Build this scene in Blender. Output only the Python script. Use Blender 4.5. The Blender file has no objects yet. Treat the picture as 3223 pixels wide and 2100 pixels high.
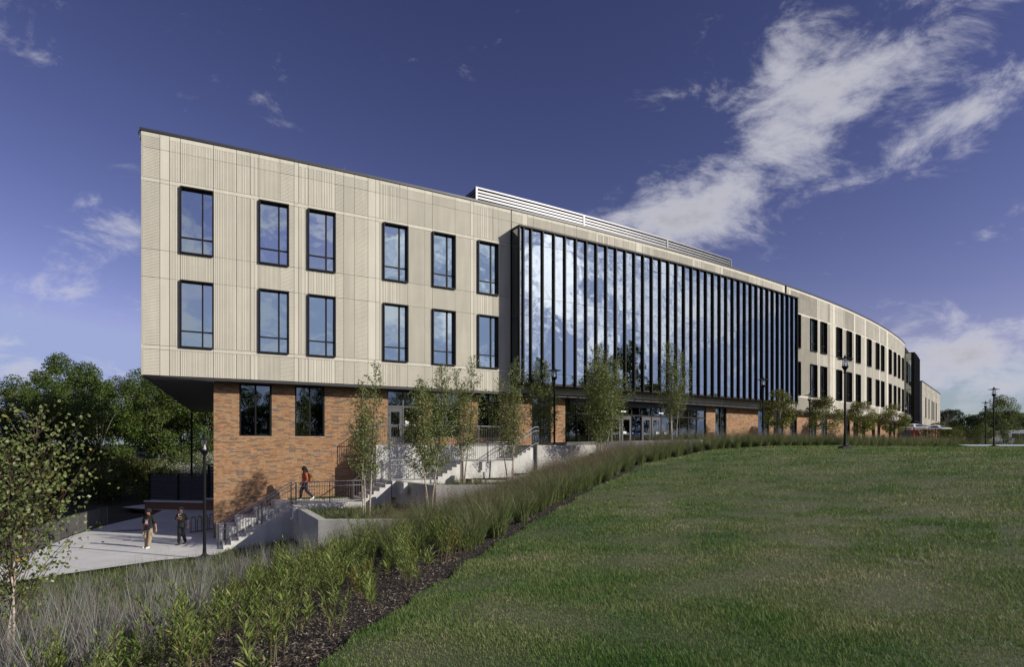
import bpy, math, random
import numpy as np
from mathutils import Vector, Matrix, Quaternion

random.seed(7); RNG = np.random.default_rng(11)
scene = bpy.context.scene
COL = scene.collection
R = math.radians

# ------------------------------------------------------------------ camera
cam_d = bpy.data.cameras.new('camera'); cam = bpy.data.objects.new('camera', cam_d); COL.objects.link(cam)
cam.location = (0, 0, 0); cam.rotation_euler = (R(90), 0, 0)
cam_d.sensor_width = 36.0; cam_d.sensor_fit = 'HORIZONTAL'; cam_d.lens = 36.0*1900/3223
cam_d.shift_y = 350/3223; cam_d.clip_start = 0.1; cam_d.clip_end = 3000
scene.camera = cam

# ------------------------------------------------------------------ light
SUN_AZ, SUN_EL = R(110), R(25.5)             # azimuth clockwise from +Y
TO_SUN = Vector((math.sin(SUN_AZ)*math.cos(SUN_EL), math.cos(SUN_AZ)*math.cos(SUN_EL), math.sin(SUN_EL)))
sun_d = bpy.data.lights.new('sun', 'SUN'); sun_d.energy = 4.6; sun_d.angle = R(0.53); sun_d.color = (1.0, 0.945, 0.86)
sun = bpy.data.objects.new('sun', sun_d); COL.objects.link(sun); sun.rotation_euler = TO_SUN.to_track_quat('Z', 'Y').to_euler()
sun.location = (40, -20, 40)
vs = scene.view_settings; vs.view_transform = 'Standard'; vs.look = 'None'; vs.exposure = 0.0; vs.gamma = 1.0; vs.use_curve_mapping = False
scene.cycles.max_bounces = 6; scene.cycles.transparent_max_bounces = 12; scene.cycles.use_denoising = True
scene.cycles.caustics_reflective = False; scene.cycles.caustics_refractive = False
scene.cycles.sample_clamp_indirect = 6.0

def build_world():
    w = bpy.data.worlds.new('World'); scene.world = w; w.use_nodes = True
    nt = w.node_tree; N = nt.nodes; L = nt.links; N.clear()
    def n(t, **k):
        x = N.new(t)
        for a, b in k.items(): setattr(x, a, b)
        return x
    def M(op, a, b=None, c=None, clamp=False):
        x = n('ShaderNodeMath', operation=op, use_clamp=clamp)
        for i, v in enumerate((a, b, c)):
            if v is None: continue
            if isinstance(v, (int, float)): x.inputs[i].default_value = v
            else: L.new(v, x.inputs[i])
        return x.outputs[0]
    sky = n('ShaderNodeTexSky', sky_type='NISHITA', sun_disc=False)
    sky.sun_elevation = SUN_EL; sky.sun_rotation = SUN_AZ; sky.altitude = 0
    sky.air_density = 1.0; sky.dust_density = 0.25; sky.ozone_density = 3.0
    tc = n('ShaderNodeTexCoord'); sep = n('ShaderNodeSeparateXYZ'); L.new(tc.outputs['Generated'], sep.inputs[0])
    X, Y, Z = sep.outputs
    az = M('ARCTAN2', X, Y); el = M('ARCSINE', Z)
    # deeper, more violet blue as a polarising filter gives
    tint = n('ShaderNodeMix', data_type='RGBA', blend_type='MULTIPLY'); tint.inputs[0].default_value = 1
    L.new(sky.outputs[0], tint.inputs[6]); tint.inputs[7].default_value = SKY_TINT
    dk = n('ShaderNodeMix', data_type='RGBA', blend_type='DARKEN'); dk.inputs[0].default_value = 1; L.new(tint.outputs[2], dk.inputs[6]); dk.inputs[7].default_value = (2.4, 3.75, 6.8, 1); tint = dk
    gm = n('ShaderNodeGamma'); gm.inputs[1].default_value = 1.5; L.new(tint.outputs[2], gm.inputs[0])
    t2 = n('ShaderNodeMix', data_type='RGBA', blend_type='MULTIPLY'); t2.inputs[0].default_value = 1; L.new(gm.outputs[0], t2.inputs[6]); t2.inputs[7].default_value = (1.064, 0.656, 0.446, 1); tint = t2
    # ---- clouds: two noises on a flat layer seen from below
    zz = M('MAXIMUM', M('ADD', Z, 0.10), 0.05)
    comb = n('ShaderNodeCombineXYZ'); L.new(M('DIVIDE', X, zz), comb.inputs[0]); L.new(M('DIVIDE', Y, zz), comb.inputs[1])
    n1 = n('ShaderNodeTexNoise'); n1.inputs['Scale'].default_value = 1.55; n1.inputs['Detail'].default_value = 4; n1.inputs['Roughness'].default_value = 0.60; n1.inputs['Distortion'].default_value = 0.25
    L.new(comb.outputs[0], n1.inputs['Vector'])
    mp = n('ShaderNodeMapping'); mp.inputs['Location'].default_value = (3.7, 1.3, 0.4); mp.inputs['Scale'].default_value = (1.0, 1.7, 2.2)
    L.new(tc.outputs['Generated'], mp.inputs[0])
    n2 = n('ShaderNodeTexNoise'); n2.inputs['Scale'].default_value = 6.5; n2.inputs['Detail'].default_value = 10; n2.inputs['Roughness'].default_value = 0.66; n2.inputs['Distortion'].default_value = 0.35
    L.new(mp.outputs[0], n2.inputs['Vector'])
    # where the larger cloud masses stand (azimuth, elevation, half widths, tilt), all round the sky
    total = None
    for (a, e, ra, re, tilt, amp) in CLOUDS:
        da = M('SUBTRACT', az, R(a)); de = M('SUBTRACT', el, R(e)); c, s = math.cos(R(tilt)), math.sin(R(tilt))
        u = M('DIVIDE', M('ADD', M('MULTIPLY', da, c), M('MULTIPLY', de, s)), R(ra))
        v = M('DIVIDE', M('SUBTRACT', M('MULTIPLY', de, c), M('MULTIPLY', da, s)), R(re))
        q = M('ADD', M('MULTIPLY', u, u), M('MULTIPLY', v, v))
        g = M('MULTIPLY', M('EXPONENT', M('MULTIPLY', q, -1.0)), amp)
        total = g if total is None else M('ADD', total, g)
    # beyond the masses named above the sky carries the same broken cloud everywhere
    away = M('SUBTRACT', 1.0, M('EXPONENT', M('MULTIPLY', M('MULTIPLY', az, az), -0.75)))
    total = M('ADD', total, M('MULTIPLY', away, CLOUD_AWAY))
    field = M('ADD', M('MULTIPLY', M('SUBTRACT', n2.outputs['Fac'], 0.5), 3.9), M('SUBTRACT', M('MULTIPLY', total, 0.80), 0.22))
    field = M('ADD', field, M('MULTIPLY', M('SUBTRACT', n1.outputs['Fac'], 0.5), 0.9))
    mr = n('ShaderNodeMapRange', interpolation_type='SMOOTHSTEP'); mr.inputs[1].default_value = 0.20; mr.inputs[2].default_value = 1.35
    L.new(field, mr.inputs[0])
    dens = M('MULTIPLY', mr.outputs[0], 0.93)
    # brightness: thick parts greyer underneath, brighter towards the sun (forward scattering)
    dt = n('ShaderNodeVectorMath', operation='DOT_PRODUCT'); L.new(tc.outputs['Generated'], dt.inputs[0]); dt.inputs[1].default_value = TO_SUN
    fwd = M('POWER', M('MAXIMUM', dt.outputs['Value'], 0.0), 14.0)
    sh = n('ShaderNodeMapRange'); sh.inputs[1].default_value = 0.6; sh.inputs[2].default_value = 1.7; sh.inputs[3].default_value = 1.0; sh.inputs[4].default_value = 0.66
    L.new(field, sh.inputs[0])
    lum = M('MULTIPLY', M('MULTIPLY', sh.outputs[0], M('ADD', 1.0, M('MULTIPLY', fwd, 2.6))), CLOUD_LUM)
    cc = n('ShaderNodeMix', data_type='RGBA', blend_type='MULTIPLY'); cc.inputs[0].default_value = 1
    cc.inputs[6].default_value = (0.90, 0.90, 1.0, 1); L.new(lum, cc.inputs[7])
    mix = n('ShaderNodeMix', data_type='RGBA'); L.new(dens, mix.inputs[0]); L.new(tint.outputs[2], mix.inputs[6]); L.new(cc.outputs[2], mix.inputs[7])
    w.cycles.sampling_method = 'MANUAL'; w.cycles.sample_map_resolution = 512
    bg = n('ShaderNodeBackground'); bg.inputs[1].default_value = 0.085; L.new(mix.outputs[2], bg.inputs[0])
    out = n('ShaderNodeOutputWorld'); L.new(bg.outputs[0], out.inputs[0])
SKY_TINT = (0.80, 0.74, 1.0, 1)
CLOUD_LUM = 8.6
CLOUD_AWAY = 0.80
CLOUDS = [(25.0, 27.0, 9.0, 5.2, 25, 0.85), (33.0, 29.5, 8.0, 4.0, 20, 0.65), (14.0, 19.6, 9.5, 3.2, 8, 0.95), (21.0, 22.5, 7.0, 2.2, 20, 0.6), (37.0, 24.0, 5.5, 1.9, 20, 0.95), (41.0, 31.5, 4.5, 2.4, 35, 0.9),
          (37.0, 6.0, 9.0, 3.2, 2, 1.35), (26.5, 13.8, 3.8, 0.9, 0, 0.40), (-33.0, 15.5, 5.0, 2.2, 15, 0.8), (-38.5, 11.5, 5.5, 1.7, 0, 0.95),
          (-40.5, 6.0, 4.5, 1.5, -8, 1.2), (112, 17, 9, 5, 10, 0.75), (90, 12, 12, 4, 0, 0.6),
          ]
build_world()

# ------------------------------------------------------------------ materials
MATS = {}
def mat(name, col, rough=0.7, var=0.12, scale=3.0, bump=0.0, bscale=40.0, metal=0.0, spec=0.5, trans=0.0, col2=None, coords='Object', bdist=0.01, detail=5):
    if name in MATS: return MATS[name]
    m = bpy.data.materials.new(name); m.use_nodes = True; nt = m.node_tree; N, L = nt.nodes, nt.links
    b = N['Principled BSDF']; b.inputs['Roughness'].default_value = rough; b.inputs['Metallic'].default_value = metal
    b.inputs['Specular IOR Level'].default_value = spec
    tc = N.new('ShaderNodeTexCoord')
    nz = N.new('ShaderNodeTexNoise'); nz.inputs['Scale'].default_value = scale; nz.inputs['Detail'].default_value = detail; nz.inputs['Roughness'].default_value = 0.6
    L.new(tc.outputs[coords], nz.inputs['Vector'])
    rp = N.new('ShaderNodeValToRGB'); c2 = col2 if col2 else tuple(c*(1+var) for c in col); c1 = col if col2 else tuple(c*(1-var) for c in col)
    rp.color_ramp.elements[0].position = 0.32; rp.color_ramp.elements[1].position = 0.68
    rp.color_ramp.elements[0].color = (*c1, 1); rp.color_ramp.elements[1].color = (*c2, 1)
    L.new(nz.outputs['Fac'], rp.inputs[0]); L.new(rp.outputs[0], b.inputs['Base Color'])
    if bump > 0:
        nb = N.new('ShaderNodeTexNoise'); nb.inputs['Scale'].default_value = bscale; nb.inputs['Detail'].default_value = 4; L.new(tc.outputs[coords], nb.inputs['Vector'])
        bp = N.new('ShaderNodeBump'); bp.inputs['Strength'].default_value = bump; bp.inputs['Distance'].default_value = bdist
        L.new(nb.outputs['Fac'], bp.inputs['Height']); L.new(bp.outputs[0], b.inputs['Normal'])
    if trans > 0: add_translucent(m, trans)
    MATS[name] = m; return m
def add_translucent(m, f):
    nt = m.node_tree; N, L = nt.nodes, nt.links; b = N['Principled BSDF']; out = N['Material Output']
    t = N.new('ShaderNodeBsdfTranslucent'); mx = N.new('ShaderNodeMixShader'); mx.inputs[0].default_value = f
    src = b.inputs['Base Color'].links[0].from_socket; L.new(src, t.inputs[0])
    L.new(b.outputs[0], mx.inputs[1]); L.new(t.outputs[0], mx.inputs[2]); L.new(mx.outputs[0], out.inputs[0])
def leaf_mat(name, stops, rough=0.5, trans=0.3, spec=0.3):
    """foliage: each leaf (mesh island) picks its own colour"""
    m = bpy.data.materials.new(name); m.use_nodes = True; nt = m.node_tree; N, L = nt.nodes, nt.links
    b = N['Principled BSDF']; b.inputs['Roughness'].default_value = rough; b.inputs['Specular IOR Level'].default_value = spec
    g = N.new('ShaderNodeNewGeometry'); rp = N.new('ShaderNodeValToRGB'); el = rp.color_ramp.elements
    while len(el) > 1: el.remove(el[-1])
    for i, (p, c) in enumerate(stops):
        e = el[0] if i == 0 else el.new(p)
        e.position = p; e.color = (*c, 1)
    L.new(g.outputs['Random Per Island'], rp.inputs[0]); L.new(rp.outputs[0], b.inputs['Base Color'])
    add_translucent(m, trans); MATS[name] = m; return m
def glass_mat(name, refl=0.5, tint=(0.30, 0.36, 0.38), gcol=(0.86, 0.92, 1.0), wob=0.03):
    """coated architectural glass: mirror reflection over a tinted see-through pane, faintly wavy"""
    m = bpy.data.materials.new(name); m.use_nodes = True; nt = m.node_tree; N, L = nt.nodes, nt.links
    N.remove(N['Principled BSDF']); out = N['Material Output']
    tr = N.new('ShaderNodeBsdfTransparent'); tr.inputs[0].default_value = (*tint, 1)
    gl = N.new('ShaderNodeBsdfGlossy'); gl.inputs['Color'].default_value = (*gcol, 1); gl.inputs['Roughness'].default_value = 0.0
    tc = N.new('ShaderNodeTexCoord'); oi = N.new('ShaderNodeObjectInfo')
    ad = N.new('ShaderNodeVectorMath'); ad.operation = 'ADD'; sc = N.new('ShaderNodeVectorMath'); sc.operation = 'SCALE'; sc.inputs[0].default_value = (37, 11, 5)
    L.new(oi.outputs['Random'], sc.inputs['Scale']); L.new(tc.outputs['Object'], ad.inputs[0]); L.new(sc.outputs[0], ad.inputs[1])
    nz = N.new('ShaderNodeTexNoise'); nz.inputs['Scale'].default_value = 0.9; nz.inputs['Detail'].default_value = 1.5; L.new(ad.outputs[0], nz.inputs['Vector'])
    bp = N.new('ShaderNodeBump'); bp.inputs['Strength'].default_value = wob; bp.inputs['Distance'].default_value = 0.3; L.new(nz.outputs['Fac'], bp.inputs['Height']); L.new(bp.outputs[0], gl.inputs['Normal'])
    fr = N.new('ShaderNodeFresnel'); fr.inputs['IOR'].default_value = 1.5
    mr = N.new('ShaderNodeMapRange'); mr.inputs[1].default_value = 0.04; mr.inputs[2].default_value = 1.0; mr.inputs[3].default_value = refl; mr.inputs[4].default_value = 1.0; L.new(fr.outputs[0], mr.inputs[0])
    mx = N.new('ShaderNodeMixShader'); L.new(mr.outputs[0], mx.inputs[0]); L.new(tr.outputs[0], mx.inputs[1]); L.new(gl.outputs[0], mx.inputs[2]); L.new(mx.outputs[0], out.inputs[0])
    MATS[name] = m; return m

PRECAST = mat('precast', (0.545, 0.512, 0.42), 0.85, 0.05, 0.7, 0.15, 60)
PRECAST_P = mat('precast_smooth', (0.60, 0.565, 0.462), 0.85, 0.05, 0.6, 0.12, 60)
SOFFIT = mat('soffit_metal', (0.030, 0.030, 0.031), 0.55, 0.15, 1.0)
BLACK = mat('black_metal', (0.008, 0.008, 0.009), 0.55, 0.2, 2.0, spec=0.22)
COPING = mat('coping_metal', (0.03, 0.03, 0.034), 0.45, 0.15, 1.5)
SILVER = mat('louvre_metal', (0.13, 0.13, 0.135), 0.45, 0.06, 1.2, metal=1.0)
STEEL = mat('galvanised_steel', (0.50, 0.50, 0.51), 0.38, 0.12, 6, metal=1.0)
DARKSTEEL = mat('dark_steel', (0.16, 0.155, 0.15), 0.45, 0.15, 6, metal=0.8)
CONC = mat('concrete', (0.44, 0.425, 0.385), 0.85, 0.14, 1.1, 0.25, 30)
CONC_L = mat('concrete_pale', (0.56, 0.55, 0.51), 0.85, 0.16, 0.7, 0.2, 50)
MORTAR = mat('mortar', (0.40, 0.32, 0.23), 0.9, 0.1, 8)
BRICKS = [mat('brick_%s' % n, c, 0.85, 0.14, 9, 0.3, 60) for n, c in (('orange', (0.37, 0.205, 0.10)), ('tan', (0.36, 0.23, 0.125)), ('rust', (0.34, 0.168, 0.078)), ('brown', (0.225, 0.14, 0.08)), ('slate', (0.18, 0.14, 0.115)), ('amber', (0.43, 0.245, 0.115)))]
BRICK_W = [0.26, 0.28, 0.15, 0.15, 0.07, 0.09]
GLASS = glass_mat('window_glass', 0.56, (0.46, 0.55, 0.56), (0.86, 0.97, 0.93), 0.035)
GLASS_C = glass_mat('curtain_glass', 0.60, (0.36, 0.43, 0.45), (0.90, 0.97, 0.95), 0.06)
GLASS_G = glass_mat('ground_glass', 0.34, (0.22, 0.26, 0.26), (0.66, 0.72, 0.70), 0.02)
INTERIOR = mat('interior_plaster', (0.6, 0.6, 0.58), 0.8, 0.06, 0.5)
CEIL = mat('interior_ceiling', (0.5, 0.5, 0.5), 0.8, 0.05, 0.5)
FLOOR = mat('interior_floor', (0.16, 0.15, 0.14), 0.5, 0.1, 0.6)
SPANDREL = mat('spandrel', (0.10, 0.115, 0.125), 0.35, 0.05, 0.5)
WHITE = mat('white_paint', (0.75, 0.75, 0.74), 0.5, 0.04, 2)
RED = mat('red_paint', (0.42, 0.045, 0.02), 0.45, 0.08, 4)
CLEAR = glass_mat('lamp_glass', 0.10, (0.92, 0.93, 0.92), (1, 1, 1), 0.0)
LAMPWHITE = mat('lamp_reflector', (0.8, 0.8, 0.8), 0.25, 0.03, 3)
SOIL = mat('mulch_soil', (0.050, 0.038, 0.028), 0.95, 0.3, 6, 0.8, 30, col2=(0.022, 0.017, 0.013), bdist=0.03)

def vary(m, amt=0.05, streak=0.06):
    """each cast panel a shade of its own, with faint vertical weather streaks"""
    nt = m.node_tree; N, L = nt.nodes, nt.links; b = N['Principled BSDF']; src = b.inputs['Base Color'].links[0].from_socket
    oi = N.new('ShaderNodeObjectInfo'); mr = N.new('ShaderNodeMapRange'); mr.inputs[3].default_value = 1-amt; mr.inputs[4].default_value = 1+amt; L.new(oi.outputs['Random'], mr.inputs[0])
    g = N.new('ShaderNodeNewGeometry'); mp = N.new('ShaderNodeMapping'); mp.inputs['Scale'].default_value = (2.2, 2.2, 0.22); L.new(g.outputs['Position'], mp.inputs[0])
    nz = N.new('ShaderNodeTexNoise'); nz.inputs['Scale'].default_value = 1.6; nz.inputs['Detail'].default_value = 5; L.new(mp.outputs[0], nz.inputs['Vector'])
    m2 = N.new('ShaderNodeMapRange'); m2.inputs[1].default_value = .3; m2.inputs[2].default_value = .7; m2.inputs[3].default_value = 1-streak; m2.inputs[4].default_value = 1+streak; L.new(nz.outputs['Fac'], m2.inputs[0])
    k = N.new('ShaderNodeMath'); k.operation = 'MULTIPLY'; L.new(mr.outputs[0], k.inputs[0]); L.new(m2.outputs[0], k.inputs[1])
    mx = N.new('ShaderNodeMix'); mx.data_type = 'RGBA'; mx.blend_type = 'MULTIPLY'; mx.inputs[0].default_value = 1; L.new(src, mx.inputs[6]); L.new(k.outputs[0], mx.inputs[7]); L.new(mx.outputs[2], b.inputs['Base Color'])
for m_ in (PRECAST, PRECAST_P): vary(m_)
vary(CONC_L, .03, .10); vary(CONC, .03, .12)
DOORM = mat('door_grey', (0.075, 0.075, 0.078), 0.5, 0.1, 3)

# ------------------------------------------------------------------ mesh helpers
class MB:
    def __init__(s): s.v, s.f, s.m = [], [], []
    def add(s, vs, fs, mi=0):
        k = len(s.v); s.v += [tuple(q) for q in vs]; s.f += [tuple(i+k for i in f) for f in fs]; s.m += [mi]*len(fs); return s
    def box(s, x0, x1, y0, y1, z0, z1, mi=0):
        return s.add([(x0,y0,z0),(x1,y0,z0),(x1,y1,z0),(x0,y1,z0),(x0,y0,z1),(x1,y0,z1),(x1,y1,z1),(x0,y1,z1)],
              [(0,3,2,1),(4,5,6,7),(0,1,5,4),(1,2,6,5),(2,3,7,6),(3,0,4,7)], mi)
    def prism(s, poly, z0, z1, mi=0):
        n = len(poly); v = [(x,y,z0) for x,y in poly]+[(x,y,z1) for x,y in poly]
        return s.add(v, [tuple(reversed(range(n))), tuple(range(n,2*n))]+[(i,(i+1)%n,n+(i+1)%n,n+i) for i in range(n)], mi)
    def tube(s, pts, rads, n=6, mi=0, caps=True):
        pts = [Vector(p) for p in pts]; k = len(s.v); up = Vector((0.013, 0.021, 1)); ring = []
        for i, p in enumerate(pts):
            d = (pts[min(i+1,len(pts)-1)]-pts[max(i-1,0)])
            if d.length < 1e-9: d = Vector((0,0,1))
            d.normalize(); a = d.cross(up)
            if a.length < 0.05: a = d.cross(Vector((1,0.03,0)))
            a.normalize(); b = d.cross(a); r = rads[i] if hasattr(rads,'__len__') else rads
            for j in range(n):
                t = 2*math.pi*j/n; s.v.append(tuple(p+a*(r*math.cos(t))+b*(r*math.sin(t))))
        for i in range(len(pts)-1):
            for j in range(n):
                s.f.append((k+i*n+j, k+i*n+(j+1)%n, k+(i+1)*n+(j+1)%n, k+(i+1)*n+j)); s.m.append(mi)
        if caps:
            s.f.append(tuple(k+j for j in reversed(range(n)))); s.m.append(mi)
            e = k+(len(pts)-1)*n; s.f.append(tuple(e+j for j in range(n))); s.m.append(mi)
        return s
    def lathe(s, prof, n=16, c=(0,0,0), mi=0):
        k = len(s.v)
        for r, z in prof:
            for j in range(n):
                t = 2*math.pi*j/n; s.v.append((c[0]+r*math.cos(t), c[1]+r*math.sin(t), c[2]+z))
        for i in range(len(prof)-1):
            for j in range(n):
                s.f.append((k+i*n+j, k+i*n+(j+1)%n, k+(i+1)*n+(j+1)%n, k+(i+1)*n+j)); s.m.append(mi)
        return s
    def bar(s, p, q, w, h, mi=0):
        """box beam from p to q, w wide (horizontal), h tall"""
        p, q = Vector(p), Vector(q); d = (q-p).normalized(); a = d.cross(Vector((0,0,1)))
        if a.length < 1e-4: a = Vector((1,0,0))
        a.normalize(); b = a.cross(d); v = []
        for c in (p, q):
            for x, y in ((-1,-1),(1,-1),(1,1),(-1,1)): v.append(c+a*(x*w/2)+b*(y*h/2))
        return s.add(v, [(3,2,1,0),(4,5,6,7),(0,1,5,4),(1,2,6,5),(2,3,7,6),(3,0,4,7)], mi)
    def mesh(s, name, mats, smooth=False):
        me = bpy.data.meshes.new(name); me.from_pydata(s.v, [], s.f)
        for m in (mats if isinstance(mats, (list, tuple)) else [mats]): me.materials.append(m)
        if len(me.materials) > 1: me.polygons.foreach_set('material_index', s.m)
        if smooth: me.polygons.foreach_set('use_smooth', [True]*len(me.polygons))
        me.update(); return me
    def build(s, name, mats, parent=None, loc=None, rotz=0.0, smooth=False, world=False):
        return link(name, s.mesh(name, mats, smooth), parent, loc, rotz, world)
def link(name, me, parent=None, loc=None, rotz=0.0, world=False):
    o = bpy.data.objects.new(name, me); COL.objects.link(o)
    if loc is not None: o.location = loc
    if rotz: o.rotation_euler = (0, 0, rotz)
    if parent is not None:
        o.parent = parent
        if world:
            M = parent.matrix_basis; q = parent.parent
            if q is not None: M = q.matrix_basis @ parent.matrix_parent_inverse @ M
            o.matrix_parent_inverse = M.inverted()
    return o
def tag(o, label=None, cat=None, group=None, kind=None):
    for k, v in (('label', label), ('category', cat), ('group', group), ('kind', kind)):
        if v: o[k] = v
    return o
def empty(name, loc=(0,0,0), rotz=0.0, label=None, cat=None, group=None):
    o = bpy.data.objects.new(name, None); COL.objects.link(o); o.location = loc; o.rotation_euler = (0,0,rotz); o.empty_display_size = 0.3
    return tag(o, label, cat, group)
def copy_tree(o, parent=None):
    c = o.copy(); COL.objects.link(c)
    if parent is not None: c.parent = parent; c.matrix_parent_inverse = o.matrix_parent_inverse.copy()
    for ch in o.children: copy_tree(ch, c)
    return c
def np_mesh(name, V, F, mats, mi=None, smooth=False):
    """V (n,3) float, F (m,k) int with k = 3 or 4"""
    me = bpy.data.meshes.new(name); V = np.ascontiguousarray(V, dtype=np.float32); F = np.ascontiguousarray(F, dtype=np.int32); k = F.shape[1]
    me.vertices.add(len(V)); me.vertices.foreach_set('co', V.ravel()); me.loops.add(F.size); me.loops.foreach_set('vertex_index', F.ravel())
    me.polygons.add(len(F)); me.polygons.foreach_set('loop_start', np.arange(0, F.size, k, dtype=np.int32))
    try: me.polygons.foreach_set('loop_total', np.full(len(F), k, dtype=np.int32))
    except Exception: pass
    for m in (mats if isinstance(mats, (list, tuple)) else [mats]): me.materials.append(m)
    if mi is not None: me.polygons.foreach_set('material_index', np.ascontiguousarray(mi, dtype=np.int32))
    me.polygons.foreach_set('use_smooth', np.full(len(F), smooth, dtype=bool))
    me.update(calc_edges=True); me.validate(); return me

# ------------------------------------------------------------------ the building's curve (plan): s metres along it, d metres in front
A0, K = R(26.5), 0.0046; RAD = 1/K
CXY = (-16.7157-RAD*math.sin(A0), 27.1916+RAD*math.cos(A0))
def head(s): return A0+K*s
def pos(s, d=0.0):
    a = A0+K*s; return (CXY[0]+(RAD+d)*math.sin(a), CXY[1]-(RAD+d)*math.cos(a))
def P3(s, d, z): x, y = pos(s, d); return Vector((x, y, z))
def sd(x, y):
    dx, dy = x-CXY[0], y-CXY[1]; return ((np.arctan2(dx, -dy)-A0)/K, np.hypot(dx, dy)-RAD)
def sweep(mb, prof, s0, s1, step=1.5, mi=0, caps=True):
    """closed profile [(d,z)...] swept along the curve"""
    n = max(1, int(math.ceil((s1-s0)/step))); k = len(prof); base = len(mb.v)
    for i in range(n+1):
        s = s0+(s1-s0)*i/n
        for d, z in prof: mb.v.append(tuple(P3(s, d, z)))
    for i in range(n):
        for j in range(k):
            a = base+i*k+j; b = base+i*k+(j+1) % k; mb.f.append((a, b, b+k, a+k)); mb.m.append(mi)
    if caps:
        mb.f.append(tuple(base+j for j in reversed(range(k)))); mb.m.append(mi)
        e = base+n*k; mb.f.append(tuple(e+j for j in range(k))); mb.m.append(mi)
    return mb
def rect(d0, d1, z0, z1): return [(d0, z0), (d1, z0), (d1, z1), (d0, z1)]
# ================================================================== THE BUILDING
ZB, ZT = 3.15, 14.18
BLD = empty('academic_building', (*pos(0, 0), -4.55), 0, 'long curved three-storey academic building, cream precast panels over orange brick', 'building')
WEST = Vector((-29.6+16.7157, 55.5-27.1916, 0)).normalized()
STRIPS = [(0,.74,'H'),(.74,1.12,'P'),(1.12,1.56,'V'),(1.56,2.93,'V'),(2.93,3.92,'V'),(3.92,4.52,'V'),(4.52,4.92,'B'),(4.92,5.88,'F'),(5.88,6.55,'H'),(6.55,6.76,'P'),(6.76,7.22,'B'),(7.22,8.56,'B'),
 (8.56,9.01,'H'),(9.01,9.56,'F'),(9.56,10.28,'H'),(10.28,10.69,'P'),(10.69,10.91,'P'),(10.91,12.03,'B'),(12.03,12.48,'F'),(12.48,13.48,'F'),(13.48,13.93,'F'),(13.93,15.32,'F'),(15.32,16.31,'F'),(16.31,16.52,'P'),
 (16.52,17.81,'B'),(17.81,18.15,'F'),(18.15,19.1,'F'),(19.1,19.85,'H'),(19.85,20.23,'P'),(20.23,20.68,'F'),(20.68,22.07,'F'),(22.07,23.1,'F'),(23.1,24.06,'F'),(24.06,25.03,'F'),(25.03,25.72,'H'),(25.72,25.9,'P'),
 (25.9,27.35,'B'),(27.35,27.7,'F'),(27.7,28.17,'H'),(28.17,28.71,'F'),(28.71,29.4,'H'),(29.4,30.0,'P'),(30.0,31.24,'B'),(31.24,32.6,'F'),(32.6,34.0,'F'),(34.0,35.49,'F'),(35.49,35.68,'P'),(35.68,36.83,'B'),
 (36.83,38.29,'F'),(38.29,39.05,'H'),(39.05,39.36,'P'),(39.36,41.13,'F'),(41.13,43.0,'F'),(43.0,44.27,'B'),(44.27,44.91,'H'),(44.91,46.93,'B'),(46.93,48.5,'H'),(48.5,49.0,'P'),(49.0,49.7,'H'),(49.7,50.1,'P'),
 (50.1,51.94,'F'),(51.94,54.05,'F'),(54.05,55.65,'F'),(55.65,55.85,'P'),(55.85,58.11,'B'),(58.11,58.73,'F'),(58.73,59.44,'H'),(59.44,60.01,'P'),(60.01,62.75,'B'),(62.75,65.6,'F'),(65.6,65.95,'P'),(65.95,69.24,'B'),
 (69.24,69.7,'P'),(69.7,72.5,'V'),(72.5,75.41,'V'),(75.41,75.76,'P'),(75.76,79.36,'B'),(79.36,80.0,'P'),(80.0,83.0,'V'),(83.0,86.4,'V'),(86.4,87.4,'B'),(87.4,90.0,'V'),(90.0,93.2,'V')]
WINS = [(1.55,2.93),(4.92,6.30),(7.21,8.58),(11.10,12.49),(13.93,15.33),(16.78,18.17),(50.5,51.9),(54.05,55.45),(56.35,57.75),(60.34,61.74),(63.25,64.65),(66.17,67.57),(70.23,71.63),(73.75,75.15),(76.22,77.62),(80.37,81.77),(83.53,84.93),(86.63,88.03),(90.08,91.48)]
CS0, CS1 = 19.05, 49.35          # curtain wall
ROWS = [('top',13.47,14.18),('upper',12.12,13.47),('band',11.94,12.12),('win',8.88,11.94),('mid',7.61,8.88),('win',4.52,7.61),('band',4.34,4.52),('low',ZB,4.34)]
G = 0.009

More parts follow.
